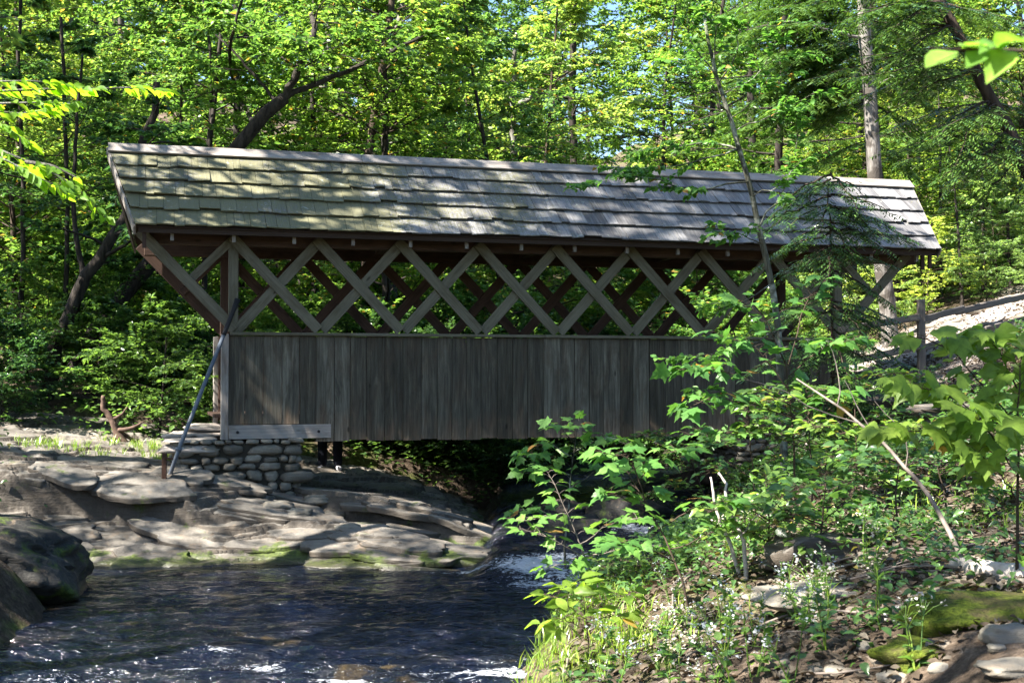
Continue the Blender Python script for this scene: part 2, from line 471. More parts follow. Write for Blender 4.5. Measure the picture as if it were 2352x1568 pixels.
def ground_h(x, y):
    x = np.asarray(x, float); y = np.asarray(y, float)
    wob = 0.25 * fbm(x * 0.5, y * 0.5, 3, 3)
    xl = np.interp(y, YK, XL); xr = np.interp(y, YK, XR)
    dl = xl - x + wob; dr = x - xr + wob
    rise = np.interp(y, [14, 16, 22, 40, 90, 160], [0, .12, .35, .9, 4.0, 11])    # stream bed climbs away
    near = np.interp(dr, [-1, 0, .5, 1, 1.7, 2.4, 5, 9, 14, 30, 80], [-.45, -.05, .22, .42, .75, 1.0, 1.25, 1.9, 2.8, 5.5, 12])
    far = np.interp(dr, [-1, 0, 1, 2.2, 3.5, 6.2, 9, 14, 30, 80], [-.45, -.05, .5, 1.2, 1.95, 3.0, 3.7, 4.6, 7, 14])
    k = sst(10, 19, y)
    hr = near * (1 - k) + far * k
    dl2 = np.where(y > 14.6, np.minimum(np.maximum(dl, -1), (y - 14.9) + 0.0 * dl), dl)
    hl_near = np.interp(dl, [-1, 0, .35, .8, 2, 6, 20, 80], [-.5, -.05, .35, .8, 1.3, 2.2, 4, 11])
    hl_far = np.interp(dl2, [-1, 0, .6, 1.5, 3, 6, 12, 30, 80], [-.5, -.15, .04, .22, .58, 1.1, 2.3, 5, 11])
    kk = sst(13.4, 14.8, y)
    hl = hl_near * (1 - kk) + hl_far * kk
    h = np.where(dl > dr, hl, hr)
    n = fbm(x * .9, y * .9, 11, 4) * .13 + fbm(x * 4, y * 4, 12, 3) * .035
    big = fbm(x * .06, y * .06, 21, 3) * sst(25, 60, np.hypot(x, y)) * 5 + np.clip(y - 42, 0, 120) * .17
    return h + rise + n * sst(-.1, .25, h + .05) + big

def stepped_axis(a, b, d, lo, hi, g=1.16):
    core = np.arange(a, b + d / 2, d)
    out = [core]
    s, p = d, b; ext = []
    while p < hi: s *= g; p += s; ext.append(p)
    out.append(np.array(ext)); s, p = d, a; ext = []
    while p > lo: s *= g; p -= s; ext.append(p)
    return np.concatenate([np.array(ext[::-1]), core, out[1]])

def grid_faces(nx, ny):
    i = np.arange(nx - 1)[None, :] + np.arange(ny - 1)[:, None] * nx
    return np.stack([i, i + 1, i + nx + 1, i + nx], -1).reshape(-1, 4)

# ledge control points (x, y, z): layered bedrock at the left of the pool
LC = np.array([
    (-6.6, 14.2, -.5), (-5.5, 14.2, -.5), (-4, 14.2, -.5), (-3, 14.5, -.5), (-2, 14.2, -.45), (-1.2, 14.0, -.45), (-.1, 14.3, -.5),
    (-5.3, 15.0, -.02), (-3.85, 14.95, -.02), (-3.15, 15.3, -.02), (-2.13, 15.0, -.02), (-1.35, 14.75, -.02), (-.35, 15.1, -.03),
    (-4.55, 15.4, .2), (-4.65, 15.9, .40), (-5.1, 17.3, .98), (-5.2, 19, 1.12), (-5.2, 21, 1.25),
    (-5.6, 15.5, .35), (-6.3, 17.3, 1.15), (-7.3, 17.5, 1.33), (-7.5, 15.8, .85), (-9, 17, 1.5), (-9, 20, 1.6), (-7, 20, 1.4),
    (-3.75, 15.6, .22), (-3.85, 16.0, .45), (-3.95, 16.5, .72), (-4.2, 17.2, .92),
    (-3.0, 15.7, .17), (-3.07, 16.1, .38), (-3.2, 16.7, .58), (-3.3, 17.2, .70),
    (-2.15, 15.5, .12), (-2.25, 16.2, .3), (-2.45, 17.2, .45), (-2.5, 18, .46), (-2.6, 19.3, .50), (-2.9, 20.6, .74), (-3.2, 21.6, .8),
    (-1.4, 15.2, .1), (-1.5, 16, .28), (-1.6, 17.5, .42), (-1.7, 18.8, .44), (-1.8, 20.3, .50), (-1.9, 21.5, .55),
    (-.6, 15.6, .08), (-.65, 16.2, .12), (-.7, 17.5, .20), (-.8, 19, .25), (-.9, 21, .2),
    (.05, 16, -.25), (.15, 18, -.35), (.15, 20, -.4), (.1, 21.6, -.4)])
def _tps(d2): return np.where(d2 > 1e-12, d2 * np.log(d2 + 1e-12) * 0.5, 0)
_n = len(LC)
_K = _tps(((LC[:, None, :2] - LC[None, :, :2]) ** 2).sum(-1)) + np.eye(_n) * 0.02
_P = np.hstack([np.ones((_n, 1)), LC[:, :2]])
_W = np.linalg.solve(np.block([[_K, _P], [_P.T, np.zeros((3, 3))]]), np.concatenate([LC[:, 2], np.zeros(3)]))
def ledge_base(x, y):
    x = np.asarray(x, float); y = np.asarray(y, float)
    s = _W[_n] + _W[_n + 1] * x + _W[_n + 2] * y
    for i in range(_n): s = s + _W[i] * _tps((x - LC[i, 0]) ** 2 + (y - LC[i, 1]) ** 2)
    return s
def ledge_h(x, y):
    b = ledge_base(x, y)
    # the long shelf step
    f = 16.0 + .18 * fbm(x * .8, y * 0, 55, 3)
    b = b + .42 * sst(-3.3, -4.3, x) * (sst(f, f + .07, y) - .5) * np.exp(-((y - f) / .9) ** 2)
    dip = .05 * x + .35 * fbm(x * .45, y * .45, 31, 3)
    def layer(b, th, warp, sharp, amt):
        q = (b + warp) / th
        fl = np.floor(q); fr = q - fl
        return b + amt * th * (fl + sst(0, sharp, fr) - q)
    # the crest that runs down to the water, and the upper slab behind it
    d1 = (x + 3.15) * .58 + (y - 16.5) * .81
    s1 = ((x + 3.15) * .81 - (y - 16.5) * .58) / 2.75
    b = b + .13 * np.exp(-(np.where(d1 < 0, d1 / .16, d1 / .45)) ** 2) * sst(-.15, .1, s1) * sst(1.05, .8, s1)
    d2 = (x + 2.9) * .47 + (y - 17.5) * .88 + .12 * fbm(x * 1.2, y * .3, 57, 3)
    s2 = ((x + 2.9) * .88 - (y - 17.5) * .47) / 2.95
    b = b + .34 * (sst(-.06, .08, d2) - .5) * np.exp(-(d2 / .8) ** 2) * sst(-.1, .15, s2) * sst(1.1, .85, s2)
    def groove(b, th, warp, w, depth):
        q = (b + warp) / th; fr = q - np.floor(q)
        return -depth * np.clip(1 - np.abs(fr - (1 - w)) / w, 0, 1)
    w1 = dip * .4 + .16 * fbm(x * .36, y * 1.0, 32, 4)
    b1 = layer(b, .15, w1, .14, .42)
    pre = b1 + .03 * fbm(x * .5, y * 1.6, 38, 3); w2 = dip * .4 + .09 * fbm(x * .5, y * 1.7, 33, 4)
    b2 = layer(pre, .055, w2, .14, .85) + groove(pre, .055, w2, .11, .028) * sst(-.25, .15, fbm(x * .9, y * .9, 39, 3)) + groove(b, .15, w1, .05, .03)
    r = np.abs(fbm(x * 1.1 + y * .5, y * 2.2, 34, 4))
    crack = -0.05 * np.clip(1 - r / .035, 0, 1)
    n = .03 * fbm(x * .8, y * 1.6, 35, 4) + .006 * fbm(x * 14, y * 14, 36, 3)
    ledge_h.bed = _h(np.floor((pre + w2) / .055), np.floor((b + w1) / .15), 5)
    return b2 + n + crack * sst(.02, .15, b)

def in_ledge(x, y):
    return sst(-9.3, -8.6, x) * sst(.3, 0, x) * sst(14.1, 14.5, y) * sst(21.9, 21.3, y)

def surf(x, y):
    """height of whatever carries things at x, y"""
    g = float(ground_h(x, y) - .45 * in_ledge(x, y))
    if -9.2 < x < .2 and 14.2 < y < 21.8:
        g = max(g, float(ledge_h(x, y)))
    return g

def hit(px, py, y0=3.0, y1=60.0, dy=.05):
    d = ray(px, py)
    ys = np.arange(y0, y1, dy)
    xs, zs = d[0] * ys, EYE + d[2] * ys
    g = ground_h(xs, ys) - .45 * in_ledge(xs, ys)
    m = (xs > -9.2) & (xs < .2) & (ys > 14.2) & (ys < 21.8)
    if m.any(): g[m] = np.maximum(g[m], ledge_h(xs[m], ys[m]))
    b = np.nonzero(zs <= np.maximum(g, -.02))[0]
    i = b[0] if len(b) else len(ys) - 1
    return np.array([xs[i], ys[i], float(zs[i])])

def ground_mat():
    t = NT('forest_floor')
    pos = t.n('ShaderNodeNewGeometry').outputs['Position']
    x = t.n('ShaderNodeSeparateXYZ'); t.l(pos, x.inputs[0])
    n1 = t.noise(pos, 1.1, 5, 0.6); n2 = t.noise(pos, 16, 5, 0.7); n3 = t.noise(pos, 60, 3, 0.7)
    f = t.math('ADD', t.math('MULTIPLY', n1, .35), t.math('ADD', t.math('MULTIPLY', n2, .4), t.math('MULTIPLY', n3, .25)))
    col = t.ramp(f, [(.36, (.018, .013, .009)), (.48, (.060, .043, .030)), (.56, (.12, .09, .066)), (.66, (.22, .175, .14))])
    ms = t.ramp(t.noise(pos, .9, 5, .6), [(.50, 0.0), (.60, .9)])
    col = t.mix(t.math('MULTIPLY', ms, .85), col, t.ramp(n2, [(.35, (.026, .040, .008)), (.65, (.105, .145, .02))]))
    at = t.n('ShaderNodeAttribute', attribute_name='path').outputs['Fac']
    col = t.mix(at, col, t.ramp(n2, [(.3, (.13, .105, .09)), (.7, (.40, .35, .32))]))
    h = t.math('ADD', n2, t.math('MULTIPLY', n3, .5))
    return t.done(t.principled(col, .95, .15, t.bump(h, .9, .05)))

gx = stepped_axis(-10, 14, .085, -220, 220); gy = stepped_axis(2, 26, .085, -60, 420)
GX, GY = np.meshgrid(gx, gy)
GZ = ground_h(GX, GY) - .45 * in_ledge(GX, GY)
# the trodden path that climbs away from the bridge's right end
PATH = np.array([(5.6, 20.4), (6.5, 22), (7.4, 24.3), (9.4, 26.3), (13, 28), (20, 29)])
def path_w(x, y):
    d = np.full(np.shape(x), 9.0)
    for a, b in zip(PATH[:-1], PATH[1:]):
        ab = b - a; tt = np.clip(((x - a[0]) * ab[0] + (y - a[1]) * ab[1]) / (ab @ ab), 0, 1)
        d = np.minimum(d, np.hypot(x - a[0] - tt * ab[0], y - a[1] - tt * ab[1]))
    return sst(2.5, 1.5, d + .5 * fbm(np.asarray(x) * 1.5, np.asarray(y) * 1.5, 77, 3))
ground = big_mesh('ground', np.stack([GX, GY, GZ], -1).reshape(-1, 3), grid_faces(len(gx), len(gy)), ground_mat(), None, True)
tag(ground, None, None, kind='structure')
pa = ground.data.attributes.new('path', 'FLOAT', 'POINT')
pa.data.foreach_set('value', path_w(GX, GY).ravel().astype(np.float32))

lx = np.arange(-9.2, .2, .024); ly = np.concatenate([np.arange(14.3, 18, .014), np.arange(18, 21.8, .04)])
LX, LY = np.meshgrid(lx, ly)
LZ = ledge_h(LX, LY); LBED = ledge_h.bed
edge = np.minimum.reduce([LX + 9.2, .2 - LX, LY - 14.3, 21.78 - LY])
LZ = LZ - .6 * sst(.35, 0, edge)
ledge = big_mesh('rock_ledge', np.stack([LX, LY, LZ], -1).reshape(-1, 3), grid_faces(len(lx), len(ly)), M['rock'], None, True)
tag(ledge, None, None, kind='structure')
ba = ledge.data.attributes.new('bed', 'FLOAT', 'POINT')
ba.data.foreach_set('value', LBED.ravel().astype(np.float32))

# crisp broken layers lying on the ledge
def plates(seed, n_rows):
    r = np.random.default_rng(seed); Vs, Fs, B, n = [], [], [], 0
    nt, rad = 44, np.array([0, .35, .62, .8, .9, .965, 1.0, 1.004, .985])
    for y0 in np.linspace(17.35, 14.98, n_rows):
        x = -6.2 + r.uniform(0, .5)
        while x < -.35:
            a, d = r.uniform(.4, 1.5), r.uniform(.10, .34)
            cx, cy = x + a * r.uniform(.5, .9), y0 + r.normal(0, .09); x += a * r.uniform(.75, 1.5)
            if r.random() < .20 or cx > -.45: continue
            b0 = float(ledge_base(cx, cy)); gx = float(ledge_base(cx + .5, cy) - ledge_base(cx - .5, cy)); gy = float(ledge_base(cx, cy + .3) - ledge_base(cx, cy - .3)) / .6
            zc = float(ledge_h(cx, cy)) + r.uniform(-.024, .010)
            if zc < .02: continue
            th = np.linspace(0, 2 * PI, nt, endpoint=False); rot = r.normal(-.12, .16); s = r.integers(9999)
            o = 1 + .5 * fbm(np.cos(th) * 1.1 + s, np.sin(th) * 1.1, int(s), 4) + .13 * fbm(np.cos(th) * 5 + s, np.sin(th) * 5, int(s) + 1, 2)
            e = (np.abs(np.cos(th)) ** 2.6 + np.abs(np.sin(th)) ** 2.6) ** (-1 / 2.6)
            lx_, ly_ = (rad[:, None] * (a * .62 * e * o * np.cos(th))[None]), (rad[:, None] * (d * e * o * np.sin(th))[None])
            X = cx + lx_ * math.cos(rot) - ly_ * math.sin(rot); Y = cy + lx_ * math.sin(rot) + ly_ * math.cos(rot)
            T = r.uniform(.012, .038)
            drop = np.array([0, 0, 0, 0, .002, .008, T * .55, T, T + .05])[:, None]
            Z = zc + (X - cx) * gx * .8 + (Y - cy) * gy * .80 - drop + .020 * fbm(X * 2, Y * 3, 61, 3) * (rad < 1.002)[:, None] + .006 * fbm(X * 12, Y * 12, 62, 2)
            V = np.stack([X, Y, Z], -1).reshape(-1, 3); k = len(rad)
            i = np.arange(k - 1)[:, None] * nt; j = np.arange(nt)[None]; q = (j + 1) % nt
            F = np.stack([i + j, i + nt + j, i + nt + q, i + q], -1).reshape(-1, 4)
            Vs.append(V); Fs.append(F + n); B.append(np.full(len(V), r.uniform(.15, .95))); n += len(V)
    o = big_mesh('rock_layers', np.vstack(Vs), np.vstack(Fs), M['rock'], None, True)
    at = o.data.attributes.new('bed', 'FLOAT', 'POINT'); at.data.foreach_set('value', np.concatenate(B).astype(np.float32))
    tag(o, None, None, kind='structure')
plates(71, 19)

# ------------------------------------------------------------------ water
def water_mat():
    t = NT('stream_water')
    pos = t.n('ShaderNodeNewGeometry').outputs['Position']
    x = t.n('ShaderNodeSeparateXYZ'); t.l(pos, x.inputs[0])
    foam_sparkle = t.n('ShaderNodeAttribute', attribute_name='foam_sparkle').outputs['Fac']
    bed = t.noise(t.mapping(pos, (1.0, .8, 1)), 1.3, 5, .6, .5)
    col = t.ramp(bed, [(.45, (.0018, .0032, .009)), (.60, (.006, .007, .010)), (.69, (.036, .026, .013))])  # deep blue puts sky reflection into the base colour; brown is the bed
    r1 = t.noise(t.mapping(pos, (3.2, 7.5, 3)), 1.0, 3, .6, .7)
    r2 = t.noise(t.mapping(pos, (12, 24, 12)), 1.0, 3, .6, .4)
    h = t.math('ADD', r1, t.math('MULTIPLY', r2, .35))
    nrm = t.bump(h, 1.0, .115)
    water = t.n('ShaderNodeBsdfPrincipled')
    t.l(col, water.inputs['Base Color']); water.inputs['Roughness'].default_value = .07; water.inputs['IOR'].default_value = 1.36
    t.l(nrm, water.inputs['Normal'])
    fn = t.noise(t.mapping(pos, (14, 26, 14)), 1.0, 5, .8, 1.0)
    fm = t.ramp(t.math('ADD', t.math('MULTIPLY', foam_sparkle, .34), fn), [(.695, 0.0), (.76, 1.0)])
    white = t.principled((.55, .58, .64), .4, .5, t.bump(fn, 1.0, .05))
    mx = t.n('ShaderNodeMixShader'); t.l(fm, mx.inputs[0]); t.l(water.outputs[0], mx.inputs[1]); t.l(white, mx.inputs[2])
    return t.done(mx.outputs[0])
wx = stepped_axis(-5.8, 4.2, .035, -7, 14, 1.25); wy = stepped_axis(7.5, 17, .035, -30, 70, 1.12)
WX, WY = np.meshgrid(wx, wy)
up = np.interp(WY, [13.4, 13.9, 14.5, 15.2, 16, 22, 40, 90], [0, .02, .16, .24, .27, .48, 1.0, 4.1]) * sst(-.55, -.05, WX)
amp = np.interp(WY, [3, 9, 11, 15, 17, 30], [.10, .09, .055, .02, .045, .05]) * (1 + 1.2 * sst(-.4, .3, WX) * sst(13.2, 14, WY) * sst(16, 15, WY))
WZ = up + amp * (fbm(WX * .9 + WY * .3, WY * 2.3, 41, 4) * 1.1 + np.abs(fbm(WX * 2.2 + WY, WY * 4.8, 42, 3)) * .9 - .15)
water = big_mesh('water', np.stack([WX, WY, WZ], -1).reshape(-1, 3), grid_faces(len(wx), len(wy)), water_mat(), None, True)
tag(water, None, None, kind='structure')
def bump2(x, y, cx, cy, rx, ry): return np.exp(-(((x - cx) / rx) ** 2 + ((y - cy) / ry) ** 2))
crest = sst(-.1, .5, fbm(WX * .8 + WY * .2, WY * 2.0, 43, 4))
fo = (1.25 * bump2(WX, WY, .6, 14.1, .8, .62) + .9 * bump2(WX, WY, -2.3, 10.4, .22, .12) + .5 * bump2(WX, WY, -.7, 14.6, .5, .12) + .8 * bump2(WX, WY, 1.6, 16.2, .5, .6))
streak = sst(.02, .42, fbm(WX * 1.5 + WY * .3, WY * 4.0, 44, 4))
fo = fo * (.55 + .9 * crest) + sst(10.5, 9.5, WY) * (.25 + .65 * streak) * (.45 + .55 * sst(-3.2, -1.2, WX)) * .95  # cascade foam, plus near-water flecks painted white as sun sparkle
fo = np.minimum(fo, np.where(WY < 12, .80, 1.0))
fa = water.data.attributes.new('foam_sparkle', 'FLOAT', 'POINT')
fa.data.foreach_set('value', np.clip(fo, 0, 1).ravel().astype(np.float32))

# ------------------------------------------------------------------ covered bridge (local x along the bridge, y away from the camera, z up)
BYAW = R(15.9)
BO = Vector((-1.07, 18.2, EYE - .84))
bridge = thing('covered_bridge', 'weathered wooden covered footbridge with lattice sides and a shingled roof crossing the stream', 'bridge', BO, BYAW)
BM = Matrix.Translation(BO) @ Matrix.Rotation(BYAW, 4, 'Z')
def BW(x, y, z): return np.array(BM @ Vector((x, y, z)))
XA, XB, BAY, BWID = -2.76, 6.305, 9.065 / 8, 1.95
def boards(name, y, thick, mat, x0, x1, zt, skip=None):
    m = MB(); x = x0
    while x < x1 - .05:
        w = random.uniform(.20, .26); e = min(x + w, x1)
        zb = (.235 if e < -1.44 else random.uniform(-.012, .012))
        if skip and e < -1.44: pass
        o = random.uniform(-.004, .004)
        m.box((x + .002, y + o, zb), (e - random.uniform(.003, .008), y + o + thick, zt + random.uniform(-.004, .004)), (0, 0, 1), .0015)
        x = e
    return m.build(name, mat, bridge)
boards('side_panel', .0, .024, M['panel'], -2.82, 6.36, 1.42)
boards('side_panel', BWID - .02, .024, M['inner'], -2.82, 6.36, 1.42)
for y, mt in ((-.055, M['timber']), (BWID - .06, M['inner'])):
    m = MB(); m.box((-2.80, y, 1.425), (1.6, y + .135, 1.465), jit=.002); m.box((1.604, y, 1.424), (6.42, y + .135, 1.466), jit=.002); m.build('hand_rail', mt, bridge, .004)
m = MB(); m.box((-2.815, -.038, .04), (-1.452, -.004, .228), jit=.003); m.build('sill_board', M['trim'], bridge, .004)
for bx_ in (-2.70, -1.62):
    m = MB(); m.tube([(bx_, -.035, .13), (bx_, -.052, .13)], [.022, .018], 8); m.build('bolt', M['black_iron'], bridge)
# corner trims and end jambs
m = MB(); m.box((-2.915, -.03, .03), (-2.822, .10, 1.44), (0, 0, 1), .002); m.build('corner_trim', M['trim'], bridge, .004)
m = MB(); m.box((-2.915, BWID - .10, .10), (-2.85, BWID + .05, 1.46), (0, 0, 1), .002); m.build('corner_trim', M['trim'], bridge, .004)
m = MB(); m.box((-2.85, BWID - .16, .24), (-2.822, BWID - .02, 1.46), (0, 0, 1), .002); m.build('end_jamb', M['inner'], bridge)
for y in (-.03, BWID - .10):
    m = MB(); m.box((6.362, y, .03), (6.46, y + .13, 1.44), (0, 0, 1), .002); m.build('corner_trim', M['timber'], bridge, .004)
# deck and carriers
m = MB(); x = -3.0
while x < 6.5:
    m.box((x, .03, .325), (x + .185, BWID - .03, .365), (0, 1, 0), .003); x += .192
m.build('deck', M['inner'], bridge)
for y in (.06, BWID * .5 - .07, BWID - .20):
    m = MB(); m.box((-2.80, y, .04), (6.34, y + .14, .32)); m.build('stringer', M['dark_wood'], bridge)
# posts
for x in (XA, XB):
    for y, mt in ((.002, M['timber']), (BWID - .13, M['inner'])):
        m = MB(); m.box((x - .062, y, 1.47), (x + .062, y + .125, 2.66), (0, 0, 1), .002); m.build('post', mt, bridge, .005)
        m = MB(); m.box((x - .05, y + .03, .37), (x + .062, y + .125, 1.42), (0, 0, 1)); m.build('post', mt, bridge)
# lattice braces
def brace(x0, z0, x1, z1, y, mt, w=.142):
    m = MB(); m.beam((x0, y + .019, z0), (x1, y + .019, z1), w, .036, (0, 0, 1)); m.build('lattice_brace', mt, bridge, .004)
ZB, ZT = 1.50, 2.74
for k in range(9):
    xk = XA + BAY * k
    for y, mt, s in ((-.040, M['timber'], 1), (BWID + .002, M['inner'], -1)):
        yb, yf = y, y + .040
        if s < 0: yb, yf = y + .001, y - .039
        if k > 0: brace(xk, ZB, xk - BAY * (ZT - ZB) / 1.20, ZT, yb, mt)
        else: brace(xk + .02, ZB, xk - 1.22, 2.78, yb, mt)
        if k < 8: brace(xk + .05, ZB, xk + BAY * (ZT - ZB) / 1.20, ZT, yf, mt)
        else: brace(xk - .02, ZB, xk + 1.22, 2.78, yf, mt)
for y, mt in ((0.0, M['timber']), (BWID - .037, M['inner'])):
    brace(XA - .62, 2.10, XA + .02, 2.74, y, mt, .11); brace(XB + .62, 2.10, XB - .02, 2.74, y, mt, .11)
# top plates, tie beams
RX0, RX1, OV, ZE, RH = -4.03, 7.80, .40, 2.80, 1.22
for y in (.042, BWID - .18):
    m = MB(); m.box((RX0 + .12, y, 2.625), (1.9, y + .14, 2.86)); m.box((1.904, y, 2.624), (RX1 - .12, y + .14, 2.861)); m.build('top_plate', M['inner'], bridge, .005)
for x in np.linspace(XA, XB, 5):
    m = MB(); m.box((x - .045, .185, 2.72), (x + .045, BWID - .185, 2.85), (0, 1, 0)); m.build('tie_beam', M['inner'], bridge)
# roof: front and back slopes
half = BWID / 2 + OV
slope_len = math.hypot(half, RH)
cs, sn = half / slope_len, RH / slope_len
PROW = .37
def RP(side, x, u, n):
    """roof point: x along, u up the slope from the eave, n off the surface"""
    y = -OV + u * cs - n * sn
    z = ZE + u * sn + n * cs
    return (x, y if side > 0 else BWID - y, z)
def ends(u): return RX0 - PROW * u / slope_len, RX1 + PROW * u / slope_len
for side in (1, -1):
    # sheathing
    m = MB()
    a0, b0 = ends(0.0); a1, b1 = ends(slope_len)
    nb = 10
    for k in range(nb):
        u0, u1 = slope_len * k / nb + .003, slope_len * (k + 1) / nb - .003
        xa0, xb0 = ends(u0); xa1, xb1 = ends(u1)
        c = [RP(side, xa0 + .03, u0, -.02), RP(side, xb0 - .03, u0, -.02), RP(side, xb1 - .03, u1, -.02), RP(side, xa1 + .03, u1, -.02)]
        c += [RP(side, xa0 + .03, u0, .0), RP(side, xb0 - .03, u0, .0), RP(side, xb1 - .03, u1, .0), RP(side, xa1 + .03, u1, .0)]
        m.block(c, (1, 0, 0))
    m.build('roof_boarding', M['dark_wood'], bridge)
    # shingles
    m = MB()
    EXP = (slope_len - .06) / 5.12
    for row in range(6):
        u0 = row * EXP - .02
        xa, xb = ends(max(u0, 0))
        x = xa; wave = random.random() * 9
        while x < xb - .04:
            w = random.choice((.09, .12, .15, .18, .2, .24, .28)) * random.uniform(.85, 1.15)
            e = min(x + w, xb)
            if xb - e < .07: e = xb
            du = random.gauss(0, .009) + .012 * math.sin(x * 1.3 + wave)
            if random.random() < .035: du += random.uniform(.02, .06)
            lift = .037 + abs(random.gauss(0, .008)); th = random.uniform(.014, .022)
            ub, ut = u0 + du, min(u0 + EXP * 1.28, slope_len - .005)
            if ut - ub > .05:
                c = []
                sk = random.uniform(-.004, .004)
                for (uu, n0, n1) in ((ub, lift, lift + th), (ut, .004, .012)):
                    pass
                g = .004
                sh = PROW * (ut - ub) / slope_len
                xs0, xs1 = x + g * .5, e - g * .5
                la = -sh if x <= xa + 1e-6 else 0; lb = sh if e >= xb - 1e-6 else 0
                tw = random.gauss(0, .004)
                c = [RP(side, xs0, ub + sk, lift + tw), RP(side, xs1, ub - sk, lift - tw), RP(side, xs1 + lb, ut, .002), RP(side, xs0 + la, ut, .002),
                     RP(side, xs0, ub + sk, lift + th + tw), RP(side, xs1, ub - sk, lift + th - tw), RP(side, xs1 + lb, ut, .012), RP(side, xs0 + la, ut, .012)]
                m.block(c, (0, cs * side, sn))
            x = e
    m.build('roof_shingles', M['shingle'], bridge)
    # ridge board
    m = MB(); a1, b1 = ends(slope_len)
    off = 0.0 if side > 0 else -.012
    for xa, xb in ((a1, -.9), (-.896, 3.4), (3.404, b1)):
        c = [RP(side, xa, slope_len - .17, .050 + off), RP(side, xb, slope_len - .17, .050 + off), RP(side, xb, slope_len + .03, .050 + off), RP(side, xa, slope_len + .03, .050 + off),
             RP(side, xa, slope_len - .17, .074 + off), RP(side, xb, slope_len - .17, .074 + off), RP(side, xb, slope_len + .03, .074 + off), RP(side, xa, slope_len + .03, .074 + off)]
        m.block(c, (1, 0, 0))
    m.build('ridge_board', M['trim'], bridge, .003)
    # barge boards along both ends
    for s in (0, 1):
        m = MB(); (xa0, xb0), (xa1, xb1) = ends(-.03), ends(slope_len)
        x0, x1 = (xa0, xa1) if s == 0 else (xb0, xb1)
        d = -.026 if s == 0 else .026
        c = [RP(side, x0, -.03, -.11), RP(side, x0 + d, -.03, -.11), RP(side, x1 + d, slope_len - .02, -.11), RP(side, x1, slope_len - .02, -.11),
             RP(side, x0, -.03, .03), RP(side, x0 + d, -.03, .03), RP(side, x1 + d, slope_len - .02, .03), RP(side, x1, slope_len - .02, .03)]
        m.block(c, (0, cs * side, sn)); m.build('barge_board', M['trim'], bridge)
    # fascia under the eave
    m = MB(); fy = -OV + .035 if side > 0 else BWID + OV - .06
    m.box((RX0 + .04, fy, ZE - .075), (RX1 - .04, fy + .025, ZE - .005)); m.build('eave_board', M['dark_wood'], bridge)
    # rafters, with their pale cut tails under the eave
    for x in np.arange(RX0 + .08, RX1, .79):
        m = MB()
        a = Vector(RP(side, x, .11, -.075)); b = Vector(RP(side, x, slope_len - .03, -.075))
        m.beam(a, b, .05, .10, (1, 0, 0)); m.build('rafter', M['inner'], bridge)
        m = MB(); ty = -OV + .12 if side > 0 else BWID + OV - .16
        m.box((x + .36, ty, ZE - .16), (x + .405, ty + .04, ZE - .02), (0, 0, 1)); m.build('rafter_tail', M['trim'] if side > 0 else M['inner'], bridge)
m = MB(); m.box((RX0 - .2, BWID / 2 - .02, ZE + RH - .20), (RX1 + .2, BWID / 2 + .02, ZE + RH - .045)); m.build('ridge_beam', M['dark_wood'], bridge)
for x in (RX0 + .09, RX1 - .14):
    m = MB(); m.box((x, -OV + .06, ZE - .27), (x + .05, -OV + .10, ZE - .02), (0, 0, 1)); m.build('lookout_block', M['inner'], bridge); m = MB(); m.box((x + .09, .0, ZE - .26), (x + .15, .036, ZE - .0), (0, 0, 1)); m.build('lookout_block', M['inner'], bridge)

# ------------------------------------------------------------------ iron pipe brace and stake
pt = BW(XA + .05, -.075, 1.90)
pb = hit(389, 1088)
pb = pix(389, 1086, min(pb[1], 16.6)); 
pipe = thing('brace_pipe', 'blue-grey iron pipe leaning from the rock up to the bridge\'s corner post', 'pipe', tuple(pb))
def rel(p, o): return np.asarray(p) - np.asarray(o)
mid = pb + (pt - pb) * .80
m = MB(); m.tube([rel(pb, pb) - np.array([0, 0, .04]), rel(pb + (pt - pb) * .15, pb), rel(mid, pb)], [.027, .027, .026], 12); m.build('lower_tube', M['pipe'], pipe, smooth=True)
m = MB(); m.tube([rel(pb + (pt - pb) * .785, pb), rel(mid, pb), rel(pb + (pt - pb) * .93, pb), rel(pt, pb)], [.031, .031, .031, .042], 12); m.build('upper_sleeve', M['black_iron'], pipe, smooth=True)
m = MB(); q = pb + (pt - pb) * .12; m.tube([rel(q, pb), rel(pb + (pt - pb) * .14, pb)], [.039, .039], 12); m.build('collar', M['pipe'], pipe, smooth=True)
sp_ = pix(377, 1108, 16.35); sb_ = surf(sp_[0], sp_[1])
stake = thing('iron_stake', 'short rusty iron stake standing in the rock at the foot of the leaning pipe', 'stake', (sp_[0], sp_[1], sb_))
hgt = pix(377, 1040, 16.35)[2] - sb_
m = MB(); m.box((-.03, -.012, -.05), (.03, .012, hgt), (0, 0, 1)); m.box((-.03, .0125, -.05), (-.008, .055, hgt), (0, 0, 1)); m.build('angle_bar', M['rust'], stake, .003)
m = MB(); m.tube([(0, -.013, hgt - .06), (0.12, -.03, hgt - .07)], [.012, .012], 8); m.build('bolt', M['rust'], stake)

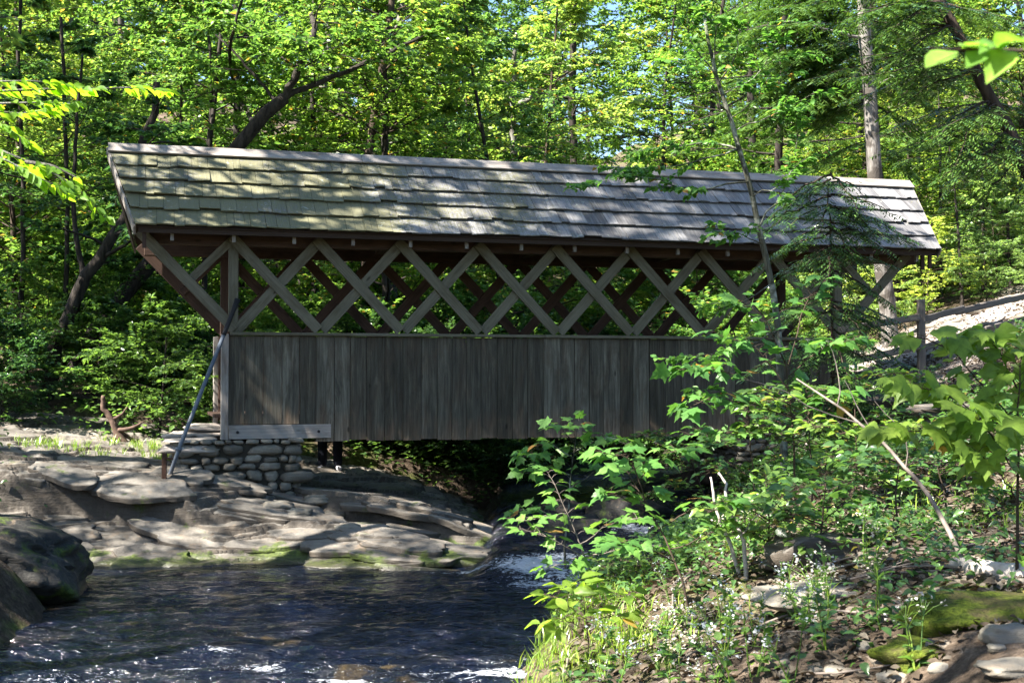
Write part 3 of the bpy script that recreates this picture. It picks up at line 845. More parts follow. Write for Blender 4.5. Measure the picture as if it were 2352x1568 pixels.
# ------------------------------------------------------------------ stone pier and far abutment
def stone_geo(cx, cy, cz, sx, sy, sz, seed, nu=12, nv=8, pw=.62):
    """a rounded, lumpy stone (superellipsoid with noise)"""
    th = np.linspace(0, 2 * PI, nu, endpoint=False); ph = np.linspace(-PI / 2, PI / 2, nv)
    T, Pp = np.meshgrid(th, ph)
    f = lambda v, p: np.sign(v) * np.abs(v) ** p
    X = f(np.cos(Pp), pw) * f(np.cos(T), pw); Y = f(np.cos(Pp), pw) * f(np.sin(T), pw); Z = f(np.sin(Pp), .75)
    r = 1 + .42 * fbm(X * 1.3 + seed * 3.7 + Z, Y * 1.1 + Z * 1.7 + seed * 1.3, seed, 3)
    V = np.stack([cx + X * sx * r, cy + Y * sy * r, cz + Z * sz * r], -1).reshape(-1, 3)
    F = []
    for j in range(nv - 1):
        for i in range(nu):
            F.append((j * nu + i, j * nu + (i + 1) % nu, (j + 1) * nu + (i + 1) % nu, (j + 1) * nu + i))
    return V, np.array(F)
def masonry(root, x0, x1, y0, y1, zb, zt, seed):
    r = random.Random(seed)
    Vs, Fs, n = [], [], 0
    def put(*a, **k):
        nonlocal n
        V, F = stone_geo(*a, **k); Vs.append(V); Fs.append(F + n); n += len(V)
    z = zb
    while z < zt - .02:
        h = r.choice((.06, .07, .085, .10, .12, .15, .18)); h = min(h, zt - z + .02)
        for face in ('front', 'left', 'right'):
            lo, hi = (x0, x1) if face == 'front' else (y0, y1)
            p = lo + r.uniform(-.05, .03)
            while p < hi - .03:
                w = h * r.uniform(1.1, 3.2); w = min(max(w, .08), .5)
                hh = h * r.uniform(.9, 1.18)
                c = p + w / 2; zz = z + h / 2 + r.uniform(-.014, .014)
                d = r.uniform(.07, .11)
                if face == 'front': put(c, y0 + r.uniform(-.015, .035), zz, w * .47, d, hh * .46, r.randrange(9999))
                elif face == 'left': put(x0 + r.uniform(-.02, .03), c, zz, d, w * .47, hh * .46, r.randrange(9999))
                else: put(x1 - r.uniform(-.02, .03), c, zz, d, w * .47, hh * .46, r.randrange(9999))
                p += w + r.uniform(.0, .018)
        z += h + .001
    big_mesh('stonework', np.vstack(Vs), np.vstack(Fs), M['stone'], root, True)
pier = thing('stone_pier', 'dry-laid rubble stone pier under the left end of the bridge', 'pier', BO, BYAW)
masonry(pier, -3.46, -1.96, -.22, BWID + .2, -.95, .02, 5)
m = MB(); m.box((-3.43, -.20, -1.2), (-1.98, BWID + .18, -.03)); m.build('core', M['mortar'], pier)
for k, (cx, cy, cz, sx, sy, sz) in enumerate([(-3.28, .25, .02, .34, .5, .045), (-3.12, .9, .07, .42, .55, .045), (-3.02, 1.25, .145, .36, .7, .05), (-3.45, .55, .05, .22, .35, .05), (-3.3, -.02, -.08, .42, .3, .06)]):
    V, F = stone_geo(cx, cy, cz, sx, sy, sz, 900 + k, 18, 9, .5); big_mesh('cap_stone', V, F, M['capstone'], pier, True)
abut = thing('stone_abutment', 'rubble stone abutment half hidden by plants under the right end of the bridge', 'abutment', BO, BYAW)
masonry(abut, 4.7, 6.4, -.05, BWID + .1, -.75, .02, 8)
m = MB(); m.box((4.74, -.03, -1.0), (6.37, BWID + .08, -.03)); m.build('core', M['mortar'], abut)
SHADERS = [(-7.6, 12.6, 1.25), (-9.8, 15.5, 1.3), (-9.8, 9.0, .95), (-11.8, 19.0, .9), (-11.6, 12.4, .62), (-4.6, 2.0, .9), (-4.0, 5.2, (.55, .55, .95)), (-4.7, 9.4, .65), (-14, 20.5, 1.1), (-15.5, 24.5, 1.1), (-11.9, 8.5, .85)]
# ------------------------------------------------------------------ leaves
def fan(outline, zf):
    """leaf outline (right half from stem to tip) mirrored, as a fan about the midrib"""
    r = [(0, 0)] + outline
    l = [(-x, y) for x, y in outline[::-1] if x > 1e-6]
    pts = r + l
    c = (0, .42)
    V = [(c[0], c[1], 0)] + [(x, y, zf(x, y)) for x, y in pts]
    n = len(pts)
    F = [(0, 1 + i, 1 + (i + 1) % n) for i in range(n)]
    return np.array(V), np.array(F)
LT = {}
LT['dab'] = (np.array([(0, 0, 0), (.30, .48, .06), (0, 1, -.10), (-.30, .48, .06)]), np.array([(0, 1, 2), (0, 2, 3)]))
LT['ovate'] = fan([(.17, .12), (.29, .36), (.25, .62), (.10, .86), (0, 1.0)], lambda x, y: .35 * abs(x) - .16 * y * y)
LT['beech'] = fan([(.13, .10), (.23, .32), (.23, .55), (.12, .80), (0, 1.0)], lambda x, y: .30 * abs(x) - .12 * y * y)
LT['maple'] = fan([(.16, -.05), (.34, .0), (.46, -.03), (.40, .17), (.63, .44), (.40, .42), (.27, .50), (.22, .60), (.22, .70), (.10, .78), (0, 1.0)], lambda x, y: -.25 * x * x - .20 * y * y + .12 * abs(x))
LT['goose'] = fan([(.20, -.04), (.42, .06), (.50, .30), (.50, .52), (.58, .78), (.40, .66), (.24, .72), (.10, .86), (0, 1.08)], lambda x, y: -.30 * x * x - .24 * y * y + .15 * abs(x))
LT['needle'] = (np.array([(-.10, 0, 0), (.10, 0, 0), (.14, .5, .0), (.03, 1, -.05), (-.03, 1, -.05), (-.14, .5, 0)]), np.array([(0, 1, 2), (0, 2, 5), (5, 2, 3), (5, 3, 4)]))
LT['blade'] = (np.array([(-.024, 0, 0), (.024, 0, 0), (.02, .5, .10), (0, 1.0, -.05), (-.02, .5, .10)]), np.array([(0, 1, 2), (0, 2, 4), (4, 2, 3)]))
LT['petal'] = (np.array([(-.5, -.4, 0), (.5, -.5, .1), (.6, .5, -.1), (-.4, .5, .12)]), np.array([(0, 1, 2), (0, 2, 3)]))

def norm(a): return a / (np.linalg.norm(a, axis=-1, keepdims=True) + 1e-12)

class Leaves:
    def __init__(s): s.P, s.D, s.N, s.S = [], [], [], []
    def add(s, P, D, N, S):
        s.P.append(np.atleast_2d(P)); s.D.append(np.atleast_2d(D)); s.N.append(np.atleast_2d(N)); s.S.append(np.atleast_1d(S))
    def count(s): return sum(len(p) for p in s.P)
    def build(s, name, mat, parent, kind, smooth=False):
        P, D, N, S = np.vstack(s.P), norm(np.vstack(s.D)), np.vstack(s.N), np.concatenate(s.S)
        X = norm(np.cross(D, N)); N = np.cross(X, D)
        T, F = LT[kind]
        Z = (.2 + 2.2 * _h(np.arange(len(S)), np.zeros(len(S)), 3))[:, None, None]
        V = P[:, None, :] + S[:, None, None] * (T[None, :, 0:1] * X[:, None, :] + T[None, :, 1:2] * D[:, None, :] + Z * T[None, :, 2:3] * N[:, None, :])
        k = len(T)
        FF = F[None, :, :] + (np.arange(len(P)) * k)[:, None, None]
        return big_mesh(name, V.reshape(-1, 3), FF.reshape(-1, 3), mat, parent, smooth)

def along(path, t):
    """points on a polyline at fractions t (uniform by index)"""
    path = np.asarray(path); q = np.asarray(t) * (len(path) - 1)
    i = np.clip(q.astype(int), 0, len(path) - 2); f = (q - i)[:, None]
    return path[i] * (1 - f) + path[i + 1] * f, norm(path[i + 1] - path[i])

def wander(r, p0, d, L, n, bend=(0, 0, 0), jit=.12):
    p = np.array(p0, float); d = norm(np.array(d, float)); out = [p.copy()]
    for i in range(n):
        d = norm(d + np.array(bend) / n + r.normal(0, jit, 3))
        p = p + d * L / n; out.append(p.copy())
    return np.array(out)

def leafy_twig(r, lv, path, n, size, flat=.35, lat=.05, droop=.15):
    t = r.uniform(.12, 1.0, n)
    P, T = along(path, t)
    up = np.array([0, 0, 1.0])
    side = norm(np.cross(T, up) + 1e-6) * np.where(r.random(n) < .5, 1, -1)[:, None]
    D = norm(side * r.uniform(.5, 1.2, n)[:, None] + T * r.uniform(.3, 1.0, n)[:, None] + r.normal(0, .18, (n, 3)) - up * droop)
    N = norm(up + r.normal(0, flat, (n, 3)))
    lv.add(P + D * lat * r.uniform(0, 1, n)[:, None], D, N, size * r.uniform(.65, 1.2, n))

def crown_on(r, tb, lv, trunk, rad, c0, nb, blen, size, nl, subs=6, rise=.5, flat=.4, bend=-.25, profile=None, dead=0.0, thick=.35):
    """hang nb branches with leafy twigs on the trunk polyline"""
    az = r.uniform(0, 6.28)
    for i in range(nb):
        t = c0 + (1 - c0) * ((i + r.uniform(0, .9)) / nb)
        (p,), (T,) = along(trunk, np.array([min(t, .995)]))
        az += 2.4 + r.normal(0, .4)
        pr = profile(t) if profile else (math.sin(PI * min(1, .12 + .95 * (t - c0) / (1 - c0 + 1e-6))) * .8 + .25)
        L = blen * pr * r.uniform(.65, 1.2)
        d = np.array([math.cos(az), math.sin(az), rise * r.uniform(.2, 1.3)])
        br = wander(r, p, d, L, 6, (0, 0, bend), .09)
        rr = np.interp(t, np.linspace(0, 1, len(rad)), rad) * thick
        rr = max(min(rr, .016 * L + .006), .004)
        tb.add(br, np.linspace(rr, .003, len(br)), 4)
        if r.random() < dead: continue
        for k in range(subs):
            u = r.uniform(.25, .97)
            (q,), (TT,) = along(br, np.array([u]))
            sd = norm(np.cross(TT, [0, 0, 1.0])) * (1 if k % 2 else -1)
            dd = norm(sd * r.uniform(.5, 1) + TT * r.uniform(.4, 1) + np.array([0, 0, r.normal(0.05, .22)]))
            sl = L * r.uniform(.25, .5) * (1.15 - .5 * u)
            tw = wander(r, q, dd, sl, 4, (0, 0, bend * .6), .12)
            tb.add(tw, np.linspace(rr * .35, .002, len(tw)), 3)
            leafy_twig(r, lv, tw, nl, size, flat)
        leafy_twig(r, lv, br[3:], nl, size, flat)

def make_tree(seed, name, label, cat, group, H, r0, c0, nb, blen, size, nl, lmat, bmat, kind='dab', lean=(0, 0), **kw):
    r = np.random.default_rng(seed)
    root = thing(name, label, cat, (0, 0, 0), 0, group)
    tr = wander(r, (0, 0, -.3), (lean[0], lean[1], 1), H, 12, (-lean[0] * .5, -lean[1] * .5, .1), .035)
    rad = np.linspace(r0, r0 * .12, 13); rad[0] *= 1.35
    tb, lv = Tubes(), Leaves()
    tb.add(tr, rad, 10)
    crown_on(r, tb, lv, tr, rad, c0, nb, blen, size, nl, **kw)
    tb.build('trunk', bmat, root); lv.build('crown', lmat, root, kind)
    return root

def hemlock_spray(r, lv, tb, path, rr, size=.05, step=.07, side=.42, droop=.30):
    """flat drooping conifer spray: side twigs both sides of the branch, each set with short flat needle tufts"""
    path = np.asarray(path); L = np.linalg.norm(np.diff(path, axis=0), axis=1).sum()
    tb.add(path, np.linspace(rr, .003, len(path)), 4)
    n = max(4, int(L / step))
    for k in range(n):
        u = .08 + .92 * (k + r.uniform(0, .8)) / n
        (q,), (T,) = along(path, np.array([min(u, .999)]))
        sd = norm(np.cross(T, [0, 0, 1.0])) * (1 if k % 2 else -1)
        sl = side * (1.05 - .75 * u) * r.uniform(.55, 1.15) * min(1, L / 1.2)
        d = norm(sd + T * r.uniform(.5, .9) + np.array([0, 0, -droop * r.uniform(.3, 1.2)]))
        tw = wander(r, q, d, sl, 3, (0, 0, -droop), .06)
        m = max(3, int(sl / .021))
        t = np.linspace(.04, 1, m)
        P, TT = along(tw, t)
        s2 = norm(np.cross(TT, [0, 0, 1.0])) * np.where(np.arange(m) % 2 == 0, 1, -1)[:, None]
        D = norm(s2 * 1.0 + TT * .8 + r.normal(0, .12, (m, 3)) - np.array([0, 0, .15]))
        lv.add(P, D, norm(np.array([0, 0, 1.0]) + r.normal(0, .25, (m, 3))), size * r.uniform(.6, 1.3, m))

def make_hemlock(seed, name, label, group, H, r0, c0, nb, blen, bmat, root=None, trunk=None, rad=None, size=.055, step=.09, droopy=.3, az_lim=None):
    r = np.random.default_rng(seed)
    root = root or thing(name, label, 'tree', (0, 0, 0), 0, group)
    if trunk is None:
        trunk = wander(r, (0, 0, -.3), (0, 0, 1), H, 10, (0, 0, .1), .02); rad = np.linspace(r0, r0 * .1, 11)
    tb, lv = Tubes(), Leaves(); tb.add(trunk, rad, 10)
    az = r.uniform(0, 6)
    for i in range(nb):
        t = c0 + (1 - c0) * (i + r.uniform(0, .9)) / nb
        (p,), _ = along(trunk, np.array([min(t, .99)])); az += 2.4 + r.normal(0, .3)
        a = az if az_lim is None else az_lim[0] + (az_lim[1] - az_lim[0]) * r.random()
        L = blen * (1.08 - .85 * (t - c0) / (1 - c0)) * r.uniform(.6, 1.15)
        br = wander(r, p, (math.cos(a), math.sin(a), .12), L, 6, (0, 0, -.35), .06)
        hemlock_spray(r, lv, tb, br, min(.03, .009 * L + .006), size, step, .42 * min(1.4, L / 1.5), droopy)
    tb.build('trunk', bmat, root); lv.build('crown', M['leaf_hemlock'], root, 'needle')
    return root

def on_ground(x, y, sink=.0): return (x, y, surf(x, y) - sink)

# ------------------------------------------------------------------ the wood behind the bridge
PROTO = {}
G_BACK = 'broadleaf trees of the wood behind the bridge'
PROTO['maple'] = make_tree(11, 'broadleaf_tree', 'tall green broadleaf tree with dark trunk in the wood behind the bridge', 'tree', 'tall green broadleaf trees', 15, .13, .14, 66, 3.4, .15, 30, M['leaf_mid'], M['bark'], flat=.45, subs=9)
PROTO['yellow'] = make_tree(12, 'broadleaf_tree', 'slender tree with yellowing leaves in the wood behind the bridge', 'tree', 'yellowing broadleaf trees', 12, .10, .12, 64, 3.1, .14, 30, M['leaf_yellow'], M['bark_brown'], flat=.4, subs=9)
PROTO['pale'] = make_tree(13, 'broadleaf_tree', 'tall pale barked tree with airy leaves far back in the wood', 'tree', 'pale barked trees far back', 19, .16, .16, 66, 3.9, .18, 28, M['leaf_mid'], M['bark_grey'], flat=.5, subs=9)
PROTO['bush'] = make_tree(14, 'understory_bush', 'leafy green understory bush on the slope behind the bridge', 'bush', 'understory bushes behind the bridge', 3.2, .03, .05, 36, 1.8, .115, 26, M['leaf_mid'], M['bark_brown'], flat=.35, rise=.8, subs=8)
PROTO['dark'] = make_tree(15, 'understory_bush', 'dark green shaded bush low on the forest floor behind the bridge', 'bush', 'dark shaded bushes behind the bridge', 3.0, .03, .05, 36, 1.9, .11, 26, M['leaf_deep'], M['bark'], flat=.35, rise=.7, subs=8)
PROTO['light'] = make_tree(18, 'understory_bush', 'pale green sunlit bush on the bright slope beyond the rail fence', 'bush', 'pale sunlit bushes beyond the fence', 3.0, .025, .05, 30, 1.7, .115, 17, M['leaf_light'], M['bark_brown'], flat=.4, rise=.8, subs=7)
PROTO['hem'] = make_hemlock(16, 'hemlock_tree', 'dark green hemlock with flat sprays in the wood behind the bridge', 'hemlocks in the wood behind', 15, .14, .10, 62, 3.2, M['bark'], size=.075, step=.13)
used = {k: 0 for k in PROTO}
def place(kind, x, y, s=1.0, rz=None, label=None, group=None, sink=.05):
    p = PROTO[kind]
    rz = rng.uniform(0, 6.28) if rz is None else rz
    sc = (s * rng.uniform(.9, 1.1), s * rng.uniform(.9, 1.1), s) if np.isscalar(s) else s
    z = surf(x, y) - sink
    if used[kind] == 0 and label is None:
        p.location = (x, y, z); p.rotation_euler = (0, 0, rz); p.scale = sc; used[kind] = 1; return p
    used[kind] += 1
    return dup(p, (x, y, z), rz, sc, label, group)
def stream_x(y): return float(np.interp(y, YK, XL)), float(np.interp(y, YK, XR))

PLACED = []
def scatter(kind_w, y0, y1, n, s0, s1, gap, xpad=1.1, x0=None, x1=None):
    k0 = kind_w[0][0]
    tall = s1 < 1.6 and kind_w[0][0] == 'maple'
    kinds, w = zip(*kind_w); w = np.array(w, float); w /= w.sum()
    tries = 0; got = 0
    while got < n and tries < n * 60:
        tries += 1
        y = rng.uniform(y0, y1); lim = .40 * y * xpad
        x = rng.uniform(-lim if x0 is None else x0, lim if x1 is None else x1)
        a, b = stream_x(y)
        if a - .4 < x < b + .4 and y < 30: continue
        if tall and x > .5 and y < 32.5 and x < 13: continue
        if path_w(np.array([x]), np.array([y]))[0] > .05: continue
        if k0 == 'bush' and 4.5 < x < 15 and y < 34: continue
        if any((x - q) ** 2 + (y - w_) ** 2 < gap * gap for q, w_ in PLACED): continue
        k = str(rng.choice(kinds, p=w)); k = 'bush' if k == 'dark' and x > 1 else k; place(k, x, y, rng.uniform(s0, s1)); PLACED.append((x, y)); got += 1
# ring of tall trees, near to far
scatter([('maple', 3), ('yellow', 3), ('hem', .6)], 25.5, 32, 9, .75, 1.05, 2.7, .95)
scatter([('maple', 4), ('yellow', 2), ('hem', 1), ('pale', 2)], 33, 46, 15, .9, 1.25, 3.5)
scatter([('maple', 4), ('pale', 4), ('hem', 2), ('yellow', 1)], 47, 66, 18, 1.0, 1.4, 3.5)
scatter([('maple', 4), ('pale', 4), ('hem', 2)], 68, 100, 20, 1.1, 1.5, 4)
PLACED = []
scatter([('bush', 3), ('dark', 1)], 23.5, 27, 14, .7, 1.15, 1.4, 1.0)
scatter([('bush', 3), ('dark', 1)], 27, 38, 34, .9, 1.5, 1.6)
scatter([('bush', 1)], 39, 60, 40, 1.2, 2.0, 2.2)
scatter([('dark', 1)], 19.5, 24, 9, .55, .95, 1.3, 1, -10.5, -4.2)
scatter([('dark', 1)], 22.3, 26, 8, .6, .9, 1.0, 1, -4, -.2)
for x, y, s in [(-.4, 22.8, .7), (.3, 24.6, .9), (3.4, 22.2, .75), (2.9, 24.5, .9), (1.6, 29, 1.2), (3.9, 20.9, .5), (-1.3, 22.3, .5), (-.7, 22.0, .5), (-2.0, 22.6, .55), (-.2, 21.6, .4), (.2, 22.9, .55), (-1.2, 23.4, .8), (.5, 27, 1)]: place('dark', x, y, s)
for x, y, s in [(8.2, 28.5, .6), (9.4, 29.5, .8), (10.4, 28.6, .55), (11.2, 30.2, .9), (12.4, 29.2, .7), (13.3, 31, 1.0), (9.6, 32.5, 1.1), (11.8, 33.5, 1.2), (14, 33.5, 1.2), (7.4, 30.5, .9), (8.4, 33.5, 1.1), (6.2, 29, .7), (5.2, 31.5, .9), (12.8, 27.6, .4), (10.9, 27.2, .35)]: place('light', x, y, s)
# unseen trees added out of the frame so their crowns shade pool and bridge
PROTO['shade'] = make_tree(17, 'broadleaf_tree', 'tall unseen tree added left of the pool for its shade', 'tree', 'unseen trees added left of the pool for shade', 16, .20, .42, 54, 3.4, .16, 16, M['leaf_mid'], M['bark_grey'], flat=.5, subs=7)
used['shade'] = 0
for x, y, s in SHADERS: place('shade', x, y, s)
# ------------------------------------------------------------------ singled-out trees
def path_tree(name, label, stems, bmat, lmat=None, kind='dab', size=.11, nl=14, crown=None, seed=1, cat='tree', extra=None):
    """stems: list of (pixels [(px,py,Y)...], r0, r1); crown: dict(stem index -> crown_on kwargs)"""
    r = np.random.default_rng(seed)
    pts0 = pix(*stems[0][0][0]); base = np.array(on_ground(pts0[0], pts0[1]))
    root = thing(name, label, cat, tuple(base))
    tb, lv = Tubes(), Leaves()
    for i, (pp, r0, r1) in enumerate(stems):
        P = np.array([pix(*q) for q in pp]) - base
        if i == 0 and P[0][2] > -.1: P = np.vstack([[P[0][0] * .9, P[0][1], -.25], P])
        # smooth it a little
        n = 16; tt = np.linspace(0, len(P) - 1, n); Q = np.stack([np.interp(tt, np.arange(len(P)), P[:, k]) for k in range(3)], 1)
        for _ in range(2): Q[1:-1] = (Q[:-2] + 2 * Q[1:-1] + Q[2:]) / 4
        Q[1:-1] += r.normal(0, .25 * min(r0, .1), Q[1:-1].shape)
        rad = np.linspace(r0, r1, n)
        tb.add(Q, rad, 10 if r0 > .05 else 6)
        if crown and i in crown: crown_on(r, tb, lv, Q, rad, **crown[i])
    if extra: extra(r, tb, lv, base)
    tb.build('trunk', bmat, root)
    if lv.count(): lv.build('crown', lmat, root, kind)
    return root

cw = lambda nb, bl, c0=.15, **k: dict(c0=c0, nb=nb, blen=bl, size=k.pop('size', .135), nl=k.pop('nl', 24), **k)
path_tree('leaning_tree', 'thick dark tree leaning right from behind the bridge\'s left end and forking above the roof',
          [([(165, 850, 23.5), (250, 720, 23.5), (360, 590, 23.5), (460, 440, 23.5), (560, 315, 23.5), (655, 225, 23.5)], .17, .115),
           ([(650, 232, 23.5), (690, 150, 23.4), (722, 70, 23.3), (715, -60, 31.0)], .075, .045),
           ([(655, 225, 23.5), (760, 175, 23.9), (900, 120, 24.3), (1010, 60, 24.6)], .06, .02),
           ([(585, 290, 23.5), (545, 215, 31.0), (520, 120, 23.0), (560, -20, 22.8)], .05, .025),
           ([(640, 240, 23.5), (590, 180, 23.8), (530, 110, 24.0), (470, 60, 24.2)], .035, .012)],
          M['bark'], M['leaf_mid'], crown={1: cw(10, 1.7, .2), 2: cw(11, 1.6, .15), 3: cw(8, 1.4, .3), 4: cw(7, 1.3, .2)}, seed=31)
path_tree('leaning_tree', 'dark bent tree leaning right beside the thick one, left of the bridge roof',
          [([(95, 930, 22.5), (135, 760, 22.5), (185, 650, 22.5), (245, 580, 22.5), (300, 470, 22.6), (335, 330, 22.7), (360, 190, 22.8)], .15, .06),
           ([(240, 590, 22.5), (290, 560, 22.3), (360, 520, 22.1)], .04, .02),
           ([(190, 640, 22.5), (165, 480, 22.7), (175, 300, 22.9), (190, 120, 23.0)], .05, .02)],
          M['bark'], M['leaf_deep'], crown={0: cw(12, 1.8, .5), 2: cw(9, 1.5, .3)}, seed=32)
for nm, lab, st, bm, lm, c, sd in [
    ('slender_tree', 'slender twin-stemmed dark tree rising behind the left part of the roof', [([(470, 560, 25), (480, 330, 25), (500, 160, 25), (515, -40, 25)], .06, .035), ([(478, 350, 25), (488, 200, 25.1), (480, 90, 25.2), (460, -40, 25.3)], .035, .02)], 'bark', 'leaf_mid', {0: cw(12, 1.6, .4), 1: cw(8, 1.3, .3)}, 33),
    ('slender_tree', 'slender dark tree leaning right among yellow leaves behind mid-roof', [([(838, 560, 26), (846, 350, 26), (868, 200, 26), (895, 60, 26), (915, -60, 26)], .095, .06), ([(852, 330, 26), (930, 270, 26.1), (1010, 240, 31.0)], .03, .012)], 'bark_brown', 'leaf_yellow', {0: cw(24, 2.3, .35), 1: cw(7, 1.2, .2)}, 34),
    ('forked_tree', 'pale grey forked tree far back above the middle of the roof', [([(1175, 560, 33), (1180, 300, 33), (1178, 200, 33), (1185, 80, 33)], .13, .05), ([(1178, 250, 33), (1220, 225, 32.8), (1270, 190, 32.6), (1330, 150, 32.4)], .07, .025)], 'bark_grey', 'leaf_mid', {0: cw(10, 1.6, .55), 1: cw(6, 1.2, .5)}, 35),
    ('slender_tree', 'thin dark straight tree behind the roof right of the forked one', [([(1322, 560, 36), (1318, 330, 36), (1312, 160, 36), (1320, -40, 36)], .14, .09)], 'bark', 'leaf_mid', {0: cw(16, 2.2, .35)}, 36),
    ('young_tree', 'young dark tree standing near the left edge of the wood', [([(60, 900, 24), (50, 640, 24), (55, 400, 24), (40, 150, 24), (50, -40, 24)], .05, .03)], 'bark', 'leaf_deep', {0: cw(18, 1.8, .2)}, 37),
    ('young_tree', 'thin bare-stemmed dark tree between the two leaning trees', [([(148, 820, 24), (156, 560, 24), (150, 300, 24), (140, 40, 24)], .055, .03)], 'bark', 'leaf_deep', {0: cw(12, 1.6, .45)}, 38),
    ('pale_tree', 'thick pale sunlit trunk beside the bridge\'s right end', [([(2048, 790, 27), (2030, 640, 27), (2010, 400, 27), (2000, 250, 27), (1985, 60, 27), (1975, -120, 27)], .19, .12)], 'bark_pale', 'leaf_mid', {0: cw(6, 1.8, .7)}, 39),
    ('pale_tree', 'thin pale trunk low behind the roof left of the yellow tree', [([(905, 640, 29), (885, 340, 29), (880, 270, 29), (905, 120, 29), (930, -30, 29)], .11, .06)], 'bark_grey', 'leaf_yellow', {0: cw(18, 2.2, .4)}, 40),
]:
    path_tree(nm, lab, st, M[bm], M[lm], crown=c, seed=sd)
# hemlocks on the right
def hem_branches(specs, seed, size=.05, step=.075, side=.40, droop=.25):
    def f(r, tb, lv, base):
        for pp, rr in specs:
            P = np.array([pix(*q) for q in pp]) - base
            n = 9; tt = np.linspace(0, len(P) - 1, n); Q = np.stack([np.interp(tt, np.arange(len(P)), P[:, k]) for k in range(3)], 1)
            Q[1:] += r.normal(0, .015, Q[1:].shape)
            hemlock_spray(r, lv, tb, Q, rr, size, step, side, droop)
    return f
def fans(x0, y0, Y, items):
    return [([(x0, y0, Y), ((x0 + x) / 2, (y0 + y) / 2 - 14, Y + dY / 2), (x, y, Y + dY)], .016) for x, y, dY in items]
sp = []
for (tx, ty, items) in [
    (2165, 10, [(1940, 30, -.6), (1820, -30, -.4), (2020, 90, -1.2), (2300, 70, .4)]),
    (2185, 60, [(1900, 110, .6), (1760, 60, .9), (2050, 150, -.9)]),
    (2215, 110, [(1960, 175, 1.0), (1830, 190, .2), (2330, 150, -.5), (2060, 225, -.7)]),
    (2240, 160, [(2030, 265, -.6), (1930, 235, 1.2), (2360, 240, .3)]),
    (2275, 230, [(2110, 330, -.8), (2180, 400, -1.2), (2400, 300, .3), (2040, 300, .8)]),
    (2310, 300, [(2160, 460, .6), (2250, 420, -1), (2420, 380, .4)]),
    (2340, 360, [(2230, 520, -.6), (2370, 500, .4), (2180, 420, 1)])]:
    sp += fans(tx, ty, 16.5, items)
rr_ = np.random.default_rng(90)
for k in range(16):
    u = rr_.uniform(0, 1); tx, ty = 2150 + 210 * u, 0 + 400 * u; s_ = rr_.choice([-1, -1, 1])
    sp += fans(tx, ty - 40, 16.5, [(tx + s_ * rr_.uniform(90, 330), ty - 40 + rr_.uniform(-10, 110), rr_.uniform(-1.4, 1.6))])
path_tree('hemlock_tree', 'hemlock with slanting brown trunk along the right edge and flat dark sprays', [([(2450, 640, 16.5), (2400, 500, 16.5), (2352, 380, 16.5), (2300, 270, 16.5), (2240, 150, 16.5), (2160, 0, 16.5), (2130, -80, 16.5)], .10, .06)],
          M['bark_brown'], M['leaf_hemlock'], 'needle', extra=hem_branches(sp, 1, .07, .05, .62), seed=41)
sp = []
for (ty, items) in [(-40, [(1700, -10, -1), (1830, 30, -2), (1640, 40, .4)]), (30, [(1720, 90, -1), (1600, 100, -.4), (1860, 120, -1.6)]), (100, [(1690, 190, .4), (1780, 180, -1.5), (2120, 170, -.8)]),
                    (160, [(1760, 260, -1.2), (1660, 260, .2), (1850, 250, -2), (2160, 260, -.6)]), (230, [(1730, 330, -.5), (1840, 330, -1.5), (2100, 330, -1.2)]), (320, [(1850, 400, -1), (2110, 410, -.5)])]:
    sp += fans(1985 + (ty - 100) * .06, ty, 31.0, items)
for k in range(24):
    ty = rr_.uniform(-90, 260); s_ = rr_.choice([-1, -1, 1])
    sp += fans(1985 + (ty - 100) * .06, ty, 31.0, [(1985 + s_ * rr_.uniform(100, 340), ty + rr_.uniform(10, 110), rr_.uniform(-2, 1))])
path_tree('hemlock_tree', 'dark hemlock crown hanging above the roof\'s right half', [([(2062, 800, 31.0), (2050, 600, 31.0), (2012, 380, 31.0), (1990, 150, 31.0), (1975, -120, 31.0)], .12, .08)],
          M['bark'], M['leaf_hemlock'], 'needle', extra=hem_branches(sp, 2, .12, .08, 1.2), seed=42)
sp = []
for (tx, ty, items) in [(1905, 420, [(1850, 470, -.4), (1990, 450, .3)]), (1906, 470, [(1800, 530, .2), (2030, 540, -.4), (1880, 540, -.8)]), (1908, 520, [(1780, 580, .3), (2060, 590, -.2), (1960, 600, -.7)]),
                        (1909, 560, [(1830, 640, -.5), (2020, 660, .4), (1900, 650, -.8)]), (1910, 620, [(2080, 720, -.3), (1800, 700, .4), (1970, 730, -.6)]), (1911, 700, [(2110, 790, .3), (1850, 780, -.4), (2020, 820, -.5)]),
                        (1913, 790, [(2080, 880, -.4), (1830, 880, .3), (1960, 900, -.6)]), (1914, 880, [(1800, 960, .2), (1990, 980, -.4), (1880, 990, -.6)]), (1915, 950, [(1780, 1040, -.2), (2020, 1040, .2)])]:
    sp += fans(tx, ty, 16.8, items)
for k in range(44):
    ty = rr_.uniform(400, 1040); s_ = rr_.choice([-1, 1])
    sp += fans(1908, ty, 16.8, [(1908 + s_ * rr_.uniform(50, 205) * (.7 + .3 * min(1, (ty - 380) / 120)), ty + rr_.uniform(20, 110), rr_.uniform(-.9, .9))])
path_tree('young_hemlock', 'young hemlock with drooping dark sprays in front of the bridge\'s right end', [([(1916, 1080, 16.8), (1912, 800, 16.8), (1908, 560, 16.8), (1900, 410, 16.8)], .028, .008)],
          M['bark_brown'], M['leaf_hemlock'], 'needle', extra=hem_branches(sp, 3, .06, .034, .46), seed=43)
